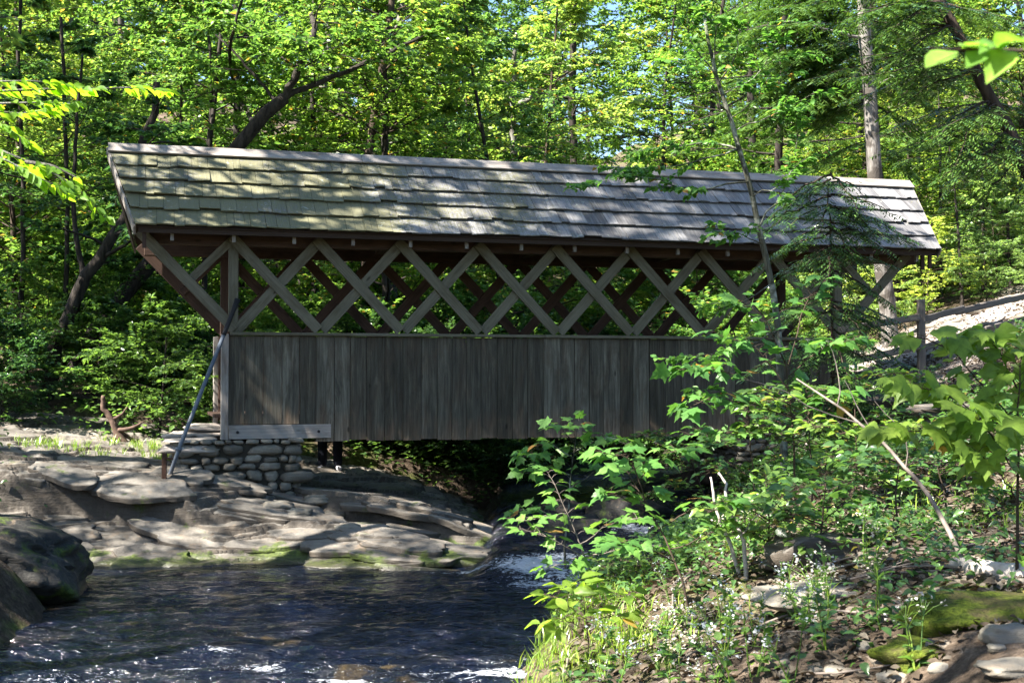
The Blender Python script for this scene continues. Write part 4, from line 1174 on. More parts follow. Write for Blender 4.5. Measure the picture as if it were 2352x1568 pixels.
# sunlit young hemlocks / bright growth up the right slope
for k, (px_, py_, Y_, s_) in enumerate([(2210, 690, 29, .30), (2320, 640, 31, .36), (2120, 700, 31, .26), (2420, 650, 28, .32), (2260, 600, 31, .38), (2160, 560, 33, .45)]):
    q = pix(px_, py_, Y_)
    place('hem', q[0], q[1], s_, label='small sunlit hemlock on the bright slope beyond the rail fence', group='small sunlit hemlocks on the slope')
for q in [(11.0, 35.5, .6), (13.8, 37, .7), (9.0, 36, .6)]:
    place('yellow', *q, label='small sunlit leafy tree on the bright slope at the right', group='small sunlit trees on the slope')
# the slender lichened tree in front of the bridge
def twig_sprays(specs, size, nl, flat=.3):
    def f(r, tb, lv, base):
        for pp, rr in specs:
            P = np.array([pix(*q) for q in pp]) - base
            n = 8; tt = np.linspace(0, len(P) - 1, n); Q = np.stack([np.interp(tt, np.arange(len(P)), P[:, k]) for k in range(3)], 1)
            Q[1:] += r.normal(0, .015, Q[1:].shape)
            tb.add(Q, np.linspace(rr, .0025, n), 4)
            L = np.linalg.norm(np.diff(Q, axis=0), axis=1).sum()
            leafy_twig(r, lv, Q[2:], int(nl * L * .7), size, flat)
            for k in range(int(3 + L * 4)):
                (q,), (T,) = along(Q, np.array([r.uniform(.2, .98)]))
                sd = norm(np.cross(T, [0, 0, 1.0])) * (1 if k % 2 else -1)
                tw = wander(r, q, sd * r.uniform(.5, 1) + T * .8 + np.array([0, 0, r.normal(0, .2)]), r.uniform(.15, .42), 3, (0, 0, -.2), .1)
                tb.add(tw, np.linspace(rr * .4, .002, 4), 3)
                leafy_twig(r, lv, tw, nl, size, flat)
    return f
tq = [([(1775, 650, 15.4), (1690, 700, 15.1), (1600, 690, 14.8)], .010), ([(1790, 760, 15.4), (1700, 800, 15), (1560, 820, 14.6)], .012), ([(1795, 800, 15.4), (1860, 780, 15), (1960, 790, 14.6)], .010),
      ([(1750, 560, 15.4), (1700, 540, 15.1), (1630, 520, 14.9)], .009), ([(1722, 417, 15.4), (1600, 440, 15.0), (1480, 400, 14.7), (1290, 430, 14.4)], .012), ([(1697, 340, 15.4), (1560, 380, 15.0), (1400, 390, 14.8)], .010),
      ([(1697, 345, 15.4), (1640, 325, 15.6), (1540, 340, 15.8), (1440, 345, 16)], .016), ([(1690, 300, 15.4), (1780, 260, 15.1), (1880, 210, 14.8)], .010), ([(1680, 270, 15.4), (1760, 200, 15.2), (1850, 120, 15)], .010),
      ([(1670, 255, 15.4), (1620, 200, 15.1), (1560, 140, 14.9)], .010), ([(1650, 190, 15.4), (1700, 120, 15.1), (1690, 30, 14.9)], .012), ([(1642, 170, 15.4), (1590, 100, 15.3), (1570, 10, 15.2)], .012),
      ([(1730, 450, 15.4), (1800, 420, 15.2), (1860, 350, 15)], .009), ([(1745, 520, 15.4), (1790, 460, 15.3), (1830, 330, 15.2), (1850, 230, 15.1)], .013), ([(1660, 220, 15.4), (1740, 170, 15), (1800, 60, 14.8)], .01), ([(1640, 160, 15.4), (1640, 70, 15.2), (1640, -20, 15)], .01),
      ([(1796, 880, 15.4), (1720, 910, 15.1), (1600, 900, 14.8)], .009), ([(1798, 900, 15.4), (1850, 900, 15.1), (1930, 880, 14.8)], .009)]
path_tree('young_tree', 'slender lichen-spotted tree standing in front of the bridge\'s right half', [([(1799, 1080, 15.4), (1799, 1000, 15.4), (1796, 860, 15.4), (1788, 740, 15.4), (1770, 640, 15.4), (1745, 500, 15.4), (1722, 417, 15.4), (1697, 340, 15.4), (1670, 255, 15.4), (1642, 165, 15.4)], .052, .024), ([(1644, 172, 15.4), (1615, 40, 15.6), (1600, -150, 15.9), (1580, -420, 16.3), (1570, -760, 16.8)], .024, .008)],
          M['bark_lichen'], M['leaf_maple'], 'ovate', crown={1: dict(c0=.3, nb=26, blen=2.4, size=.11, nl=20, subs=7)}, extra=twig_sprays(tq, .095, 18, .5), seed=44)
# bare leaning stem on the right bank
b0 = hit(2235, 1312); 
def bare_pole(name, label, pts, r0, r1, mat, twigs=(), seed=5):
    r = np.random.default_rng(seed)
    P = np.array(pts); base = P[0].copy()
    root = thing(name, label, 'branch', tuple(base))
    P = P - base
    n = 14; tt = np.linspace(0, len(P) - 1, n); Q = np.stack([np.interp(tt, np.arange(len(P)), P[:, k]) for k in range(3)], 1)
    Q[1:-1] += r.normal(0, r0 * .35, Q[1:-1].shape)
    tb = Tubes(); tb.add(Q, np.linspace(r0, r1, n), 7)
    for t0, d, L in twigs:
        (q,), _ = along(Q, np.array([t0])); tb.add(wander(r, q, d, L, 5, (0, 0, .3), .2), np.linspace(r1 * .9, .002, 6), 5)
    tb.build('stem', mat, root); return root
Yb = b0[1]
bare_pole('bare_stem', 'long bare grey stem leaning left up from the right bank', [b0 + [0, 0, -.05], pix(2165, 1190, Yb + .4), pix(2105, 1095, Yb + .7), pix(2025, 1010, Yb + 1.0), pix(1925, 930, Yb + 1.5), pix(1830, 870, Yb + 1.9)], .017, .006, M['twig'],
          [(.45, (.3, 0, 1), .5), (.6, (-.4, 0, .9), .5), (.7, (-1, .1, .1), .9), (.8, (.4, 0, .9), .5)])

# ------------------------------------------------------------------ foreground branches whose trees stand outside the picture
def over_branch(name, label, specs, lmat, kind, size, nl, seed, trunk, tr_r, bmat, cat='tree', flat=.3, dens=1.0):
    r = np.random.default_rng(seed)
    P = np.array(trunk, float); base = np.array([P[0][0], P[0][1], surf(P[0][0], P[0][1])])
    root = thing(name, label, cat, tuple(base)); tb, lv = Tubes(), Leaves()
    P[0][2] = base[2] - .2
    tb.add(P - base, np.linspace(tr_r, tr_r * .4, len(P)), 9)
    for pts, rr in specs:
        Q0 = np.array(pts) - base
        n = 10; tt = np.linspace(0, len(Q0) - 1, n); Q = np.stack([np.interp(tt, np.arange(len(Q0)), Q0[:, k]) for k in range(3)], 1)
        tb.add(Q, np.linspace(rr, .002, n), 5)
        L = np.linalg.norm(np.diff(Q, axis=0), axis=1).sum()
        m = int(nl * L * dens)
        t = np.sort(r.uniform(.25, 1, m)); PP, T = along(Q, t)
        sd = norm(np.cross(T, [0, 0, 1.0])) * np.where(np.arange(m) % 2 == 0, 1, -1)[:, None]
        D = norm(sd * 1.0 + T * .75 + r.normal(0, .15, (m, 3)) - np.array([0, 0, .25]))
        lv.add(PP + D * .012, D, norm(np.array([0, 0, 1.0]) + r.normal(0, flat, (m, 3))), size * r.uniform(.7, 1.15, m))
    tb.build('trunk', bmat, root); lv.build('leaves', lmat, root, kind, True)
    return root
Yl = 7.0
pl = lambda px_, py_, Y_: pix(px_, py_, Y_)
T0 = [(-4.6, 7.2, 1.0), (-4.55, 7.2, 2.2), (-4.4, 7.1, 3.4), (-4.4, 7.0, 5.0)]
J = np.array([-4.45, 7.1, 3.3])
spec = []
for pts in ([(-60, 215, 7), (60, 205, 7.0), (200, 205, 7.1), (330, 200, 7.2), (385, 210, 7.3)], [(-60, 190, 6.8), (60, 185, 6.8), (170, 195, 6.9)], [(-60, 240, 6.9), (80, 235, 6.9), (190, 240, 7)], [(-60, 280, 6.8), (10, 290, 6.8), (70, 330, 6.8)],
            [(-60, 330, 6.7), (0, 345, 6.7), (60, 370, 6.7), (130, 400, 6.8), (190, 440, 6.8), (240, 500, 6.9)], [(-60, 340, 6.5), (20, 370, 6.5), (90, 410, 6.5), (160, 440, 6.6)], [(-40, 250, 7.2), (40, 262, 7.2), (120, 250, 7.2)], [(60, 372, 6.7), (120, 380, 6.6), (180, 410, 6.6)]):
    J2 = J + np.array([0, 0, -.75 + .19 * len(spec)]); p1 = pl(*pts[0])
    q = [J2, J2 * .45 + p1 * .55 + np.array([0, .1 * (len(spec) % 3 - 1), .12])] + [pl(*p) for p in pts] if pts[0][0] < 0 else [pl(*p) for p in pts]
    spec.append((q, .012))
over_branch('beech_tree', 'beech with bright lit leaf sprays reaching in from the left edge above the pool', spec, M['leaf_bright'], 'beech', .092, 19, 51, T0, .09, M['bark_grey'], flat=.55)
# right: blurred close leaves
q = [np.array([1.35, 2.2, 3.0])] + [pix(*p) for p in ((2420, 95, 2.3), (2340, 118, 2.28), (2260, 112, 2.25), (2190, 115, 2.22), (2130, 110, 2.2))]
rr_ = np.random.default_rng(52)
P0 = np.array([(1.9, 2.2, 0.9), (1.75, 2.2, 2.0), (1.4, 2.2, 3.0), (1.3, 2.2, 4.0)]); base = np.array([1.9, 2.2, surf(1.9, 2.2)]); P0[0][2] = base[2] - .1
near = thing('overhanging_tree', 'close overhanging twig with broad leaves at the upper right corner', 'tree', tuple(base))
tb, lv = Tubes(), Leaves(); tb.add(P0 - base, [.03, .025, .02, .012], 7); tb.add(np.array(q) - base, np.linspace(.006, .0015, len(q)), 5)
for (a, b, s) in (((2190, 115), (2095, 165), .088), ((2240, 112), (2180, 90), .06), ((2210, 114), (2310, 70), .05), ((2290, 115), (2352, 78), .10), ((2262, 112), (2190, 175), .07), ((2320, 118), (2255, 185), .095), ((2352, 115), (2420, 140), .09), ((2300, 114), (2250, 90), .08)):
    A, B = pix(*a, 2.25), pix(*b, 2.18)
    lv.add(A - base, B - A, np.array([.15, -.55, 1.0]) + rr_.normal(0, .15, 3), np.array([s]))
tb.build('trunk', M['bark_brown'], near); lv.build('leaves', M['leaf_maple'], near, 'ovate', True)

# ------------------------------------------------------------------ saplings on the right bank
def sapling(name, label, base, tips, lmat, kind, size, seed, stem_r=.010, smat=None, per=6, pairs=True, cat='sapling', droop=.35, gap=.14, tilt=(0, -.25, 1)):
    """base: world point on the ground; tips: list of polylines in world points, first one is the main stem"""
    r = np.random.default_rng(seed); base = np.asarray(base, float)
    root = thing(name, label, cat, tuple(base)); tb, lv = Tubes(), Leaves()
    for i, pts in enumerate(tips):
        Q0 = np.array(pts) - base
        n = 9; tt = np.linspace(0, len(Q0) - 1, n); Q = np.stack([np.interp(tt, np.arange(len(Q0)), Q0[:, k]) for k in range(3)], 1)
        for _ in range(1): Q[1:-1] = (Q[:-2] + 2 * Q[1:-1] + Q[2:]) / 4
        Q[1:-1] += r.normal(0, .006, Q[1:-1].shape)
        tb.add(Q, np.linspace(stem_r if i == 0 else stem_r * .5, .0022, n), 6)
        L = np.linalg.norm(np.diff(Q, axis=0), axis=1).sum()
        k = max(3, int(L * (0.8 if i == 0 else 1.5) / gap))
        for j in range(k):
            u = (.55 if i == 0 else .3) + (.45 if i == 0 else .7) * (j + .6) / k
            (p,), (T,) = along(Q, np.array([min(u, .999)]))
            a = r.uniform(0, 6.28)
            for sgn in ((1, -1) if pairs else (1,)):
                sd = norm(np.array([math.cos(a) * sgn, math.sin(a) * sgn * .8, r.uniform(.0, .4)]) + T * .4)
                e = p + sd * size * r.uniform(.5, 1.0)
                tb.add(np.array([p, (p + e) / 2 + [0, 0, .01], e]), [.0022, .0018, .0014], 3)
                D = norm(sd + np.array([0, 0, -droop * r.uniform(.4, 1.6)]))
                lv.add(e, D, norm(np.array(tilt) + r.normal(0, .42, 3)), np.array([size * r.choice([.45, .7, .9, 1.1, 1.25]) * r.uniform(.9, 1.1)]))
        # terminal pair
        lv.add(Q[-1], norm(Q[-1] - Q[-2]) + np.array([0, 0, -droop]), norm(np.array(tilt) + r.normal(0, .2, 3)), np.array([size]))
    tb.build('stem', smat or M['twig_brown'], root); lv.build('leaves', lmat, root, kind, True)
    return root
def sap_px(name, label, bpx, lines, lmat, kind, size, seed, dY=0.0, **k):
    b = hit(*bpx); Y = b[1]
    tips = []
    for i, L in enumerate(lines):
        w = [pix(x, y, Y + dY + d) for x, y, d in L]
        tips.append(([b + np.array([0, 0, -.03])] if i == 0 else []) + w)
    return sapling(name, label, b, tips, lmat, kind, size, seed, **k)
# big goosefoot maple at the right edge
sap_px('maple_sapling', 'maple sapling with big hanging light green leaves at the right edge', (2335, 1330), [
    [(2340, 1150, -.1), (2330, 1000, -.15), (2340, 880, -.2), (2350, 800, -.2)], [(2335, 980, 0), (2260, 880, -.1), (2180, 790, -.2), (2100, 775, -.3)], [(2335, 1020, 0), (2250, 960, -.15), (2170, 900, -.3), (2070, 880, -.4)],
    [(2330, 1060, 0), (2230, 1020, -.2), (2120, 985, -.3), (2030, 990, -.3)], [(2340, 900, 0), (2290, 800, -.1), (2250, 760, -.2)], [(2345, 1000, .1), (2400, 900, 0), (2420, 820, -.1)], [(2330, 1080, 0), (2280, 1000, -.3), (2220, 940, -.5)], [(2335, 1150, 0), (2300, 1080, -.2), (2240, 1035, -.4)]],
    M['leaf_goose'], 'goose', .12, 61, stem_r=.011, gap=.12, droop=.7, tilt=(-.1, -.6, .8))
sap_px('maple_sapling', 'thin maple sapling with light stem leaning left over the small cascade', (1385, 1395), [
    [(1378, 1350, 0), (1340, 1270, 0), (1290, 1150, .05), (1255, 1080, .1)], [(1350, 1290, 0), (1280, 1240, -.15), (1190, 1215, -.2)], [(1330, 1250, 0), (1400, 1200, -.1), (1470, 1190, -.2)], [(1345, 1280, 0), (1420, 1260, -.15), (1560, 1250, -.2)], [(1300, 1180, 0), (1250, 1190, -.1), (1180, 1195, -.1)], [(1340, 1270, 0), (1300, 1290, -.15), (1250, 1310, -.2)]],
    M['leaf_maple'], 'maple', .105, 62, gap=.12, smat=M['twig'])
sap_px('maple_sapling', 'maple sapling with tall leaf tip reaching up over the bridge boards', (1300, 1330), [
    [(1295, 1260, 0), (1305, 1150, 0), (1315, 1060, 0), (1330, 960, -.1)], [(1315, 1050, 0), (1250, 1010, -.2), (1200, 1050, -.3)], [(1315, 1040, 0), (1390, 1000, -.2), (1440, 1020, -.3)], [(1310, 1090, 0), (1240, 1075, -.2), (1200, 1090, -.2)], [(1310, 1120, 0), (1380, 1075, -.2), (1430, 1080, -.2)], [(1300, 1200, 0), (1240, 1170, -.2), (1190, 1175, -.2)], [(1318, 1010, 0), (1290, 985, -.15), (1270, 980, -.2)]],
    M['leaf_maple'], 'maple', .125, 63, gap=.11, smat=M['bark_lichen'], stem_r=.016)
sap_px('maple_sapling', 'maple sapling with wide leaves on a brown stem right of the cascade', (1590, 1420), [
    [(1570, 1340, 0), (1530, 1230, .1), (1480, 1150, .2), (1440, 1080, .25)], [(1500, 1180, .2), (1420, 1140, .1), (1400, 1130, 0)], [(1520, 1210, .15), (1600, 1160, 0), (1680, 1150, -.1)], [(1550, 1290, 0), (1470, 1250, -.2), (1390, 1240, -.3)], [(1460, 1110, .2), (1520, 1040, .1), (1600, 1030, 0)], [(1480, 1150, .2), (1450, 1050, .1), (1380, 1040, 0)], [(1540, 1260, .1), (1620, 1230, 0), (1660, 1200, -.1)]],
    M['leaf_maple'], 'maple', .115, 64, gap=.12)
sap_px('maple_sapling', 'leafy maple sapling spreading in front of the bridge boards below the right lattice', (1830, 1200), [
    [(1826, 1050, 0), (1815, 920, .1), (1800, 800, .1)], [(1815, 930, 0), (1720, 870, -.2), (1620, 840, -.3), (1560, 850, -.3)], [(1815, 900, 0), (1740, 800, -.1), (1650, 770, -.1)], [(1815, 860, 0), (1900, 790, -.1), (1980, 780, -.1)], [(1820, 960, 0), (1740, 930, -.3), (1640, 910, -.4), (1570, 940, -.4)], [(1822, 1000, 0), (1900, 940, -.2), (1950, 900, -.3)], [(1810, 840, 0), (1850, 690, 0), (1900, 640, -.1)], [(1818, 980, 0), (1700, 990, -.3), (1580, 1000, -.4)], [(1810, 850, 0), (1760, 730, 0), (1700, 690, -.1)]],
    M['leaf_maple'], 'maple', .13, 65, gap=.12, stem_r=.014)
sap_px('young_ash', 'small sapling with narrow yellow-green leaflets at the water\'s edge', (1355, 1530), [
    [(1352, 1480, 0), (1345, 1420, 0), (1340, 1365, 0)], [(1345, 1420, 0), (1290, 1375, -.1), (1260, 1370, -.1)], [(1345, 1410, 0), (1400, 1370, -.1), (1440, 1370, -.1)], [(1345, 1440, 0), (1290, 1420, -.15), (1270, 1440, -.2)], [(1345, 1430, 0), (1400, 1415, -.15), (1430, 1420, -.2)], [(1342, 1390, 0), (1310, 1355, 0), (1300, 1350, 0)]],
    M['leaf_goose'], 'beech', .12, 66, gap=.07, stem_r=.006)
for k, (bp, top, sz, lab) in enumerate([((1770, 1300), (1760, 1090), .09, 'leafy shrub by the two white forked sticks'), ((1880, 1290), (1900, 1080), .085, 'dense little shrub behind the weathered stump'), ((2060, 1230), (2060, 1020), .085, 'low shrub with pointed leaves below the fence'),
                                        ((1640, 1200), (1560, 1020), .08, 'shrub with small leaves against the dark gap under the bridge'), ((1980, 1180), (1990, 990), .08, 'shrub in the shade under the bridge\'s right end'), ((2180, 1200), (2150, 1050), .085, 'small shrub left of the big-leaved maple'),
                                        ((1870, 1190), (1850, 890), .09, 'tall leafy shrub against the bridge boards right of the lichened tree'), ((1965, 1130), (1965, 850), .085, 'tall leafy shrub hiding the bridge\'s right corner post'), ((1735, 1190), (1715, 930), .085, 'tall leafy shrub against the boards left of the lichened tree'),
                                        ((1480, 1350), (1500, 1290), .07, 'low leafy plant right beside the cascade')]):
    (bx_, by_), (tx_, ty_) = bp, top; dx = tx_ - bx_
    rr_ = np.random.default_rng(70 + k); L = [[(bx_ + dx * .3, by_ + (ty_ - by_) * .4, 0), (bx_ + dx * .7, by_ + (ty_ - by_) * .8, 0), (tx_, ty_, 0)]]
    for j in range(9):
        u = rr_.uniform(.15, .95); sx = rr_.choice([-1, 1]) * rr_.uniform(60, 150)
        x0_, y0_ = bx_ + dx * u, by_ + (ty_ - by_) * u
        L.append([(x0_, y0_, 0), (x0_ + sx * .5, y0_ - rr_.uniform(5, 50), rr_.uniform(-.4, .4)), (x0_ + sx, y0_ - rr_.uniform(0, 60), rr_.uniform(-.7, .7))])
    sap_px('leafy_shrub', lab, bp, L, M['leaf_herb'], 'ovate', sz, 80 + k, gap=.055, cat='shrub', droop=.15, tilt=(0, -.1, 1))
# ------------------------------------------------------------------ ground cover (uncountable)
def bank_points(n, y0, y1, seed, dmin=.15, dmax=9, clump=.0, keep=None, allpath=False):
    r = np.random.default_rng(seed)
    y = r.uniform(y0, y1, n * 4); xr = np.interp(y, YK, XR)
    x = xr + r.uniform(dmin, dmax, n * 4)
    ok = (np.abs(x) < .41 * y + .4)
    if clump: ok &= fbm(x * 1.1, y * 1.1, seed, 3) > clump
    if not allpath: ok &= path_w(x, y) < .5
    if keep is not None: ok &= keep(x, y)
    x, y = x[ok][:n], y[ok][:n]
    return x, y, ground_h(x, y), r
# herbs in the band below the bridge and scattered down the bank
lv = Leaves()
for (n, y0, y1, sd, cl, h, sz) in [(12000, 11.5, 19.5, 201, -.06, .36, .08), (5200, 5.5, 12.5, 202, .02, .22, .06), (2500, 18, 26, 203, .05, .3, .08)]:
    x, y, z, r = bank_points(n, y0, y1, sd, .1, 9, cl)
    m = len(x); a = r.uniform(0, 6.28, m)
    D = np.stack([np.cos(a), np.sin(a), r.normal(-.05, .25, m)], 1)
    lv.add(np.stack([x, y, z + r.uniform(.04, 1, m) ** 1.0 * h], 1), D, np.array([0, 0, 1.0]) + r.normal(0, .33, (m, 3)), sz * r.uniform(.5, 1.3, m))
tag(lv.build('ground_cover', M['leaf_herb'], None, 'ovate'), 'leafy green herbs covering the right bank', 'herbs', kind='stuff')
# forest floor herbs behind
lv = Leaves(); r = np.random.default_rng(204); n = 16000
y = r.uniform(19, 34, n); x = r.uniform(-.43, .43, n) * y
ok = (ground_h(x, y) > .3 + .02 * y) & (path_w(x, y) < .2) & (fbm(x * .7, y * .7, 9, 3) > -.12) & ~((x > -3.2) & (x < .2) & (y < 21.7)); x, y = x[ok], y[ok]; m = len(x); a = r.uniform(0, 6.28, m)
x3, y3 = r.uniform(-3.0, .5, 2600), r.uniform(21.3, 24.5, 2600); x, y = np.concatenate([x, x3]), np.concatenate([y, y3]); m = len(x); a = r.uniform(0, 6.28, m)
z = np.maximum(ground_h(x, y) - .45 * in_ledge(x, y), np.where((x > -9.2) & (x < .2) & (y < 21.8), ledge_h(x, y), -9))
lv.add(np.stack([x, y, z + r.uniform(.05, .6, m)], 1), np.stack([np.cos(a), np.sin(a), r.normal(0, .25, m)], 1), np.array([0, 0, 1.0]) + r.normal(0, .35, (m, 3)), .11 * r.uniform(.6, 1.3, m))
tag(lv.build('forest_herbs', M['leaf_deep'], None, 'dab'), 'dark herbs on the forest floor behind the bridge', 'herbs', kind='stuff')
# fallen leaves and twigs
lv = Leaves()
for (n, y0, y1, sd) in [(11000, 5.5, 13, 211), (9000, 12, 22, 212), (5200, 20, 30, 213)]:
    x, y, z, r = bank_points(n, y0, y1, sd, .25, 12, allpath=True)
    m = len(x); a = r.uniform(0, 6.28, m)
    lv.add(np.stack([x, y, z + .012 + r.uniform(0, .02, m)], 1), np.stack([np.cos(a), np.sin(a), r.normal(0, .25, m)], 1), np.array([0, 0, 1.0]) + r.normal(0, .35, (m, 3)), .065 * r.uniform(.5, 1.4, m))
tag(lv.build('fallen_leaves', M['litter'], None, 'ovate'), 'dry brown leaves littering the right bank', 'leaf litter', kind='stuff')
tb = Tubes()
x, y, z, r = bank_points(420, 6, 20, 214, .3, 8)
for i in range(len(x)):
    a = r.uniform(0, 6.28); L = r.uniform(.12, .7)
    p = np.array([[x[i] + math.cos(a) * L * t, y[i] + math.sin(a) * L * t, 0] for t in (0, .35, .7, 1)]); p[:, 2] = ground_h(p[:, 0], p[:, 1]) + .02 + r.uniform(0, .03)
    p[1:3, :2] += r.normal(0, .02, (2, 2))
    tb.add(p, np.linspace(r.uniform(.004, .012), .003, 4), 5)
tag(tb.build('fallen_twigs', M['twig'], None), 'thin dead twigs littering the right bank', 'twigs', kind='stuff')
# grass
def grass(name, label, x, y, z, r, hh, mat='grass', rep=7):
    lv = Leaves()
    x, y, z = [np.repeat(v, rep) for v in (x, y, z)]; m = len(x); a = r.uniform(0, 6.28, m)
    D = np.stack([np.cos(a) * .55, np.sin(a) * .55, np.ones(m)], 1) + r.normal(0, .2, (m, 3))
    N = np.stack([-np.cos(a), -np.sin(a), np.full(m, .5)], 1)
    lv.add(np.stack([x + r.normal(0, .03, m), y + r.normal(0, .03, m), z - .01], 1), D, N, hh * r.uniform(.5, 1.25, m))
    tag(lv.build(name, M[mat], None, 'blade'), label, 'grass', kind='stuff')
x1, y1, z1, r = bank_points(260, 8.2, 12.5, 221, .02, .9)
x2, y2, z2, r2 = bank_points(160, 6, 12, 222, .6, 4, .12)
grass('grass', 'green grass tufts along the edge of the right bank', np.concatenate([x1, x2]), np.concatenate([y1, y2]), np.concatenate([z1, z2]), r, .17)
r = np.random.default_rng(223)
gx_ = np.concatenate([r.normal(-4.55, .25, 60), r.normal(-5.9, .5, 40), r.normal(-5.2, .3, 30)]); gy_ = np.concatenate([r.normal(17.9, .2, 60), r.normal(17.6, .15, 40), r.normal(18.6, .3, 30)])
grass('ledge_grass', 'sunlit grass growing on the rock shelf beside the pier', gx_, gy_, ledge_h(gx_, gy_), r, .15, rep=12)
# creeping plants on the left bank corner
lv = Leaves(); r = np.random.default_rng(231); n = 1500
y = r.uniform(12.8, 16.6, n); x = -6.35 - .2 * (y - 14.5) + r.normal(0, .35, n) - np.abs(r.normal(0, .5, n)); z = np.array([surf(a, b) for a, b in zip(x, y)])
ok = z > .25; x, y, z = x[ok], y[ok], z[ok]; m = len(x); a = r.uniform(0, 6.28, m)
lv.add(np.stack([x, y, z + r.uniform(.02, .4, m)], 1), np.stack([np.cos(a), np.sin(a), r.normal(-.1, .3, m)], 1), np.array([.3, -.3, 1.0]) + r.normal(0, .4, (m, 3)), .085 * r.uniform(.5, 1.2, m))
tag(lv.build('creeping_plants', M['leaf_herb'], None, 'ovate'), 'leafy plants hanging over the left rock', 'herbs', kind='stuff')

# ------------------------------------------------------------------ white asters
def aster(seed):
    r = np.random.default_rng(seed)
    root = thing('aster_plant', 'bushy white wild aster on the right bank', 'flower', (0, 0, 0), 0, 'white wild asters on the right bank')
    tb, lv, fl = Tubes(), Leaves(), Leaves()
    for k in range(3):
        a = r.uniform(0, 6.28)
        st = wander(r, (0, 0, -.03), (math.cos(a) * .3, math.sin(a) * .3, 1), r.uniform(.26, .42), 5, (0, 0, .2), .08)
        tb.add(st, np.linspace(.004, .002, 6), 4)
        leafy_twig(r, lv, st, 7, .06, .4, .01)
        for j in range(5):
            e = st[-1] + np.array([r.normal(0, .05), r.normal(0, .05), r.uniform(-.05, .05)])
            tb.add(np.array([st[-2], (st[-2] + e) / 2 + [0, 0, .01], e]), [.0018, .0014, .001], 3)
            m = 4; aa = r.uniform(0, 6.28, m)
            fl.add(np.repeat(e[None], m, 0) + r.normal(0, .010, (m, 3)), np.stack([np.cos(aa), np.sin(aa), r.normal(.2, .3, m)], 1), np.array([0, 0, 1.0]) + r.normal(0, .4, (m, 3)), .0115 * r.uniform(.7, 1.3, m))
    tb.build('stem', M['grass'], root); lv.build('leaves', M['leaf_herb'], root, 'ovate'); fl.build('blossom', M['petal'], root, 'petal')
    return root
AST = [aster(301), aster(302), aster(303)]
r = np.random.default_rng(310)
spots = [(1700, 1240), (1735, 1230), (1760, 1250), (1985, 1285), (2005, 1290), (1830, 1410), (1860, 1420), (1815, 1400), (1900, 1390)]
spots += [(r.normal(1600, 120), r.uniform(1440, 1600)) for _ in range(11)] + [(r.normal(1850, 160), r.uniform(1350, 1600)) for _ in range(9)] + [(r.normal(1420, 60), r.uniform(1460, 1600)) for _ in range(4)]
for i, (x, y) in enumerate(spots):
    h = hit(x, y + 25, 3.5)
    s = r.uniform(.75, 1.2); rz = r.uniform(0, 6.28)
    if i < 3: a = AST[i]; a.location = h; a.rotation_euler = (0, 0, rz); a.scale = (s, s, s)
    else: dup(AST[i % 3], h, rz, s)

# ------------------------------------------------------------------ stones, stumps, logs on the bank
def rock(name, label, loc, s, seed, mat='stone', rz=0., tilt=(0, 0), pw=.6, cat='rock', group=None, nu=26, nv=15):
    V, F = stone_geo(0, 0, 0, s[0], s[1], s[2], seed, nu, nv, pw)
    V = V * (1 + .06 * fbm(V[:, :1] * 9 / max(s[0], .2), V[:, 1:2] * 9 / max(s[0], .2) + V[:, 2:] * 14 / max(s[0], .2), seed + 3, 4))
    if mat == 'mossrock': V = V * (1 + .10 * fbm(V[:, :1] * 3 + V[:, 2:] * 2, V[:, 1:2] * 3 + V[:, 2:] * 9, seed + 9, 5))
    o = big_mesh(name, V, F, M[mat], None, True); o.location = loc; o.rotation_euler = (tilt[0], tilt[1], rz)
    return tag(o, label, cat, group)
def rock_px(name, label, px_, py_, s, seed, mat='stone', **k):
    h = hit(px_, py_); return rock(name, label, (h[0], h[1], h[2] + s[2] * .25), s, seed, mat, **k)
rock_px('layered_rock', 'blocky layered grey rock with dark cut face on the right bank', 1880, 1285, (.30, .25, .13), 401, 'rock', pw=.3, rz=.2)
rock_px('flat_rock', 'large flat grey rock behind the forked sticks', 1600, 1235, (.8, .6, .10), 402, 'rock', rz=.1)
rock_px('flat_rock', 'flat lit rock among the asters low on the bank', 1880, 1370, (.45, .3, .06), 403, 'stone', rz=.4)
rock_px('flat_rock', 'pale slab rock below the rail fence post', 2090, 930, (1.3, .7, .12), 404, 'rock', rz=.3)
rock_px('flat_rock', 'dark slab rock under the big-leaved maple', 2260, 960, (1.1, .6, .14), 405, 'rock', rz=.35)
rock_px('grey_boulder', 'pale round-backed boulder in the lower right corner', 2320, 1470, (.11, .1, .05), 406, 'stone')
rock_px('grey_stone', 'flat grey stone stack at the lower right corner', 2330, 1540, (.13, .1, .03), 407, 'stone')
rock_px('grey_stone', 'small light stone next to the mossy hump', 2200, 1400, (.12, .1, .07), 408, 'stone')
rock_px('grey_boulder', 'dark boulder at the mouth of the gap under the bridge', 1560, 1150, (.7, .6, .32), 409, 'mossrock')
r = np.random.default_rng(420)
peb = []
for i in range(34):
    h = hit(r.uniform(1500, 2352), r.uniform(1180, 1560)); s = r.uniform(.02, .055)
    rock('small_stone', 'small grey stone lying in the leaf litter of the right bank', (h[0], h[1], h[2] + .005), (s * r.uniform(1, 1.6), s, s * .5), 430 + i, 'stone', rz=r.uniform(0, 6), group='small stones on the right bank', nu=10, nv=7)
for i, (x, y, s) in enumerate([(.75, 16.4, .34), (1.5, 17.4, .45), (.7, 18.3, .3), (2.0, 15.6, .28)]):
    rock('stream_boulder', 'dark wet boulder in the shaded channel under the bridge', (x, y, .25), (s * 1.3, s, s * .7), 560 + i, 'mossrock', rz=i, group='dark wet boulders under the bridge')
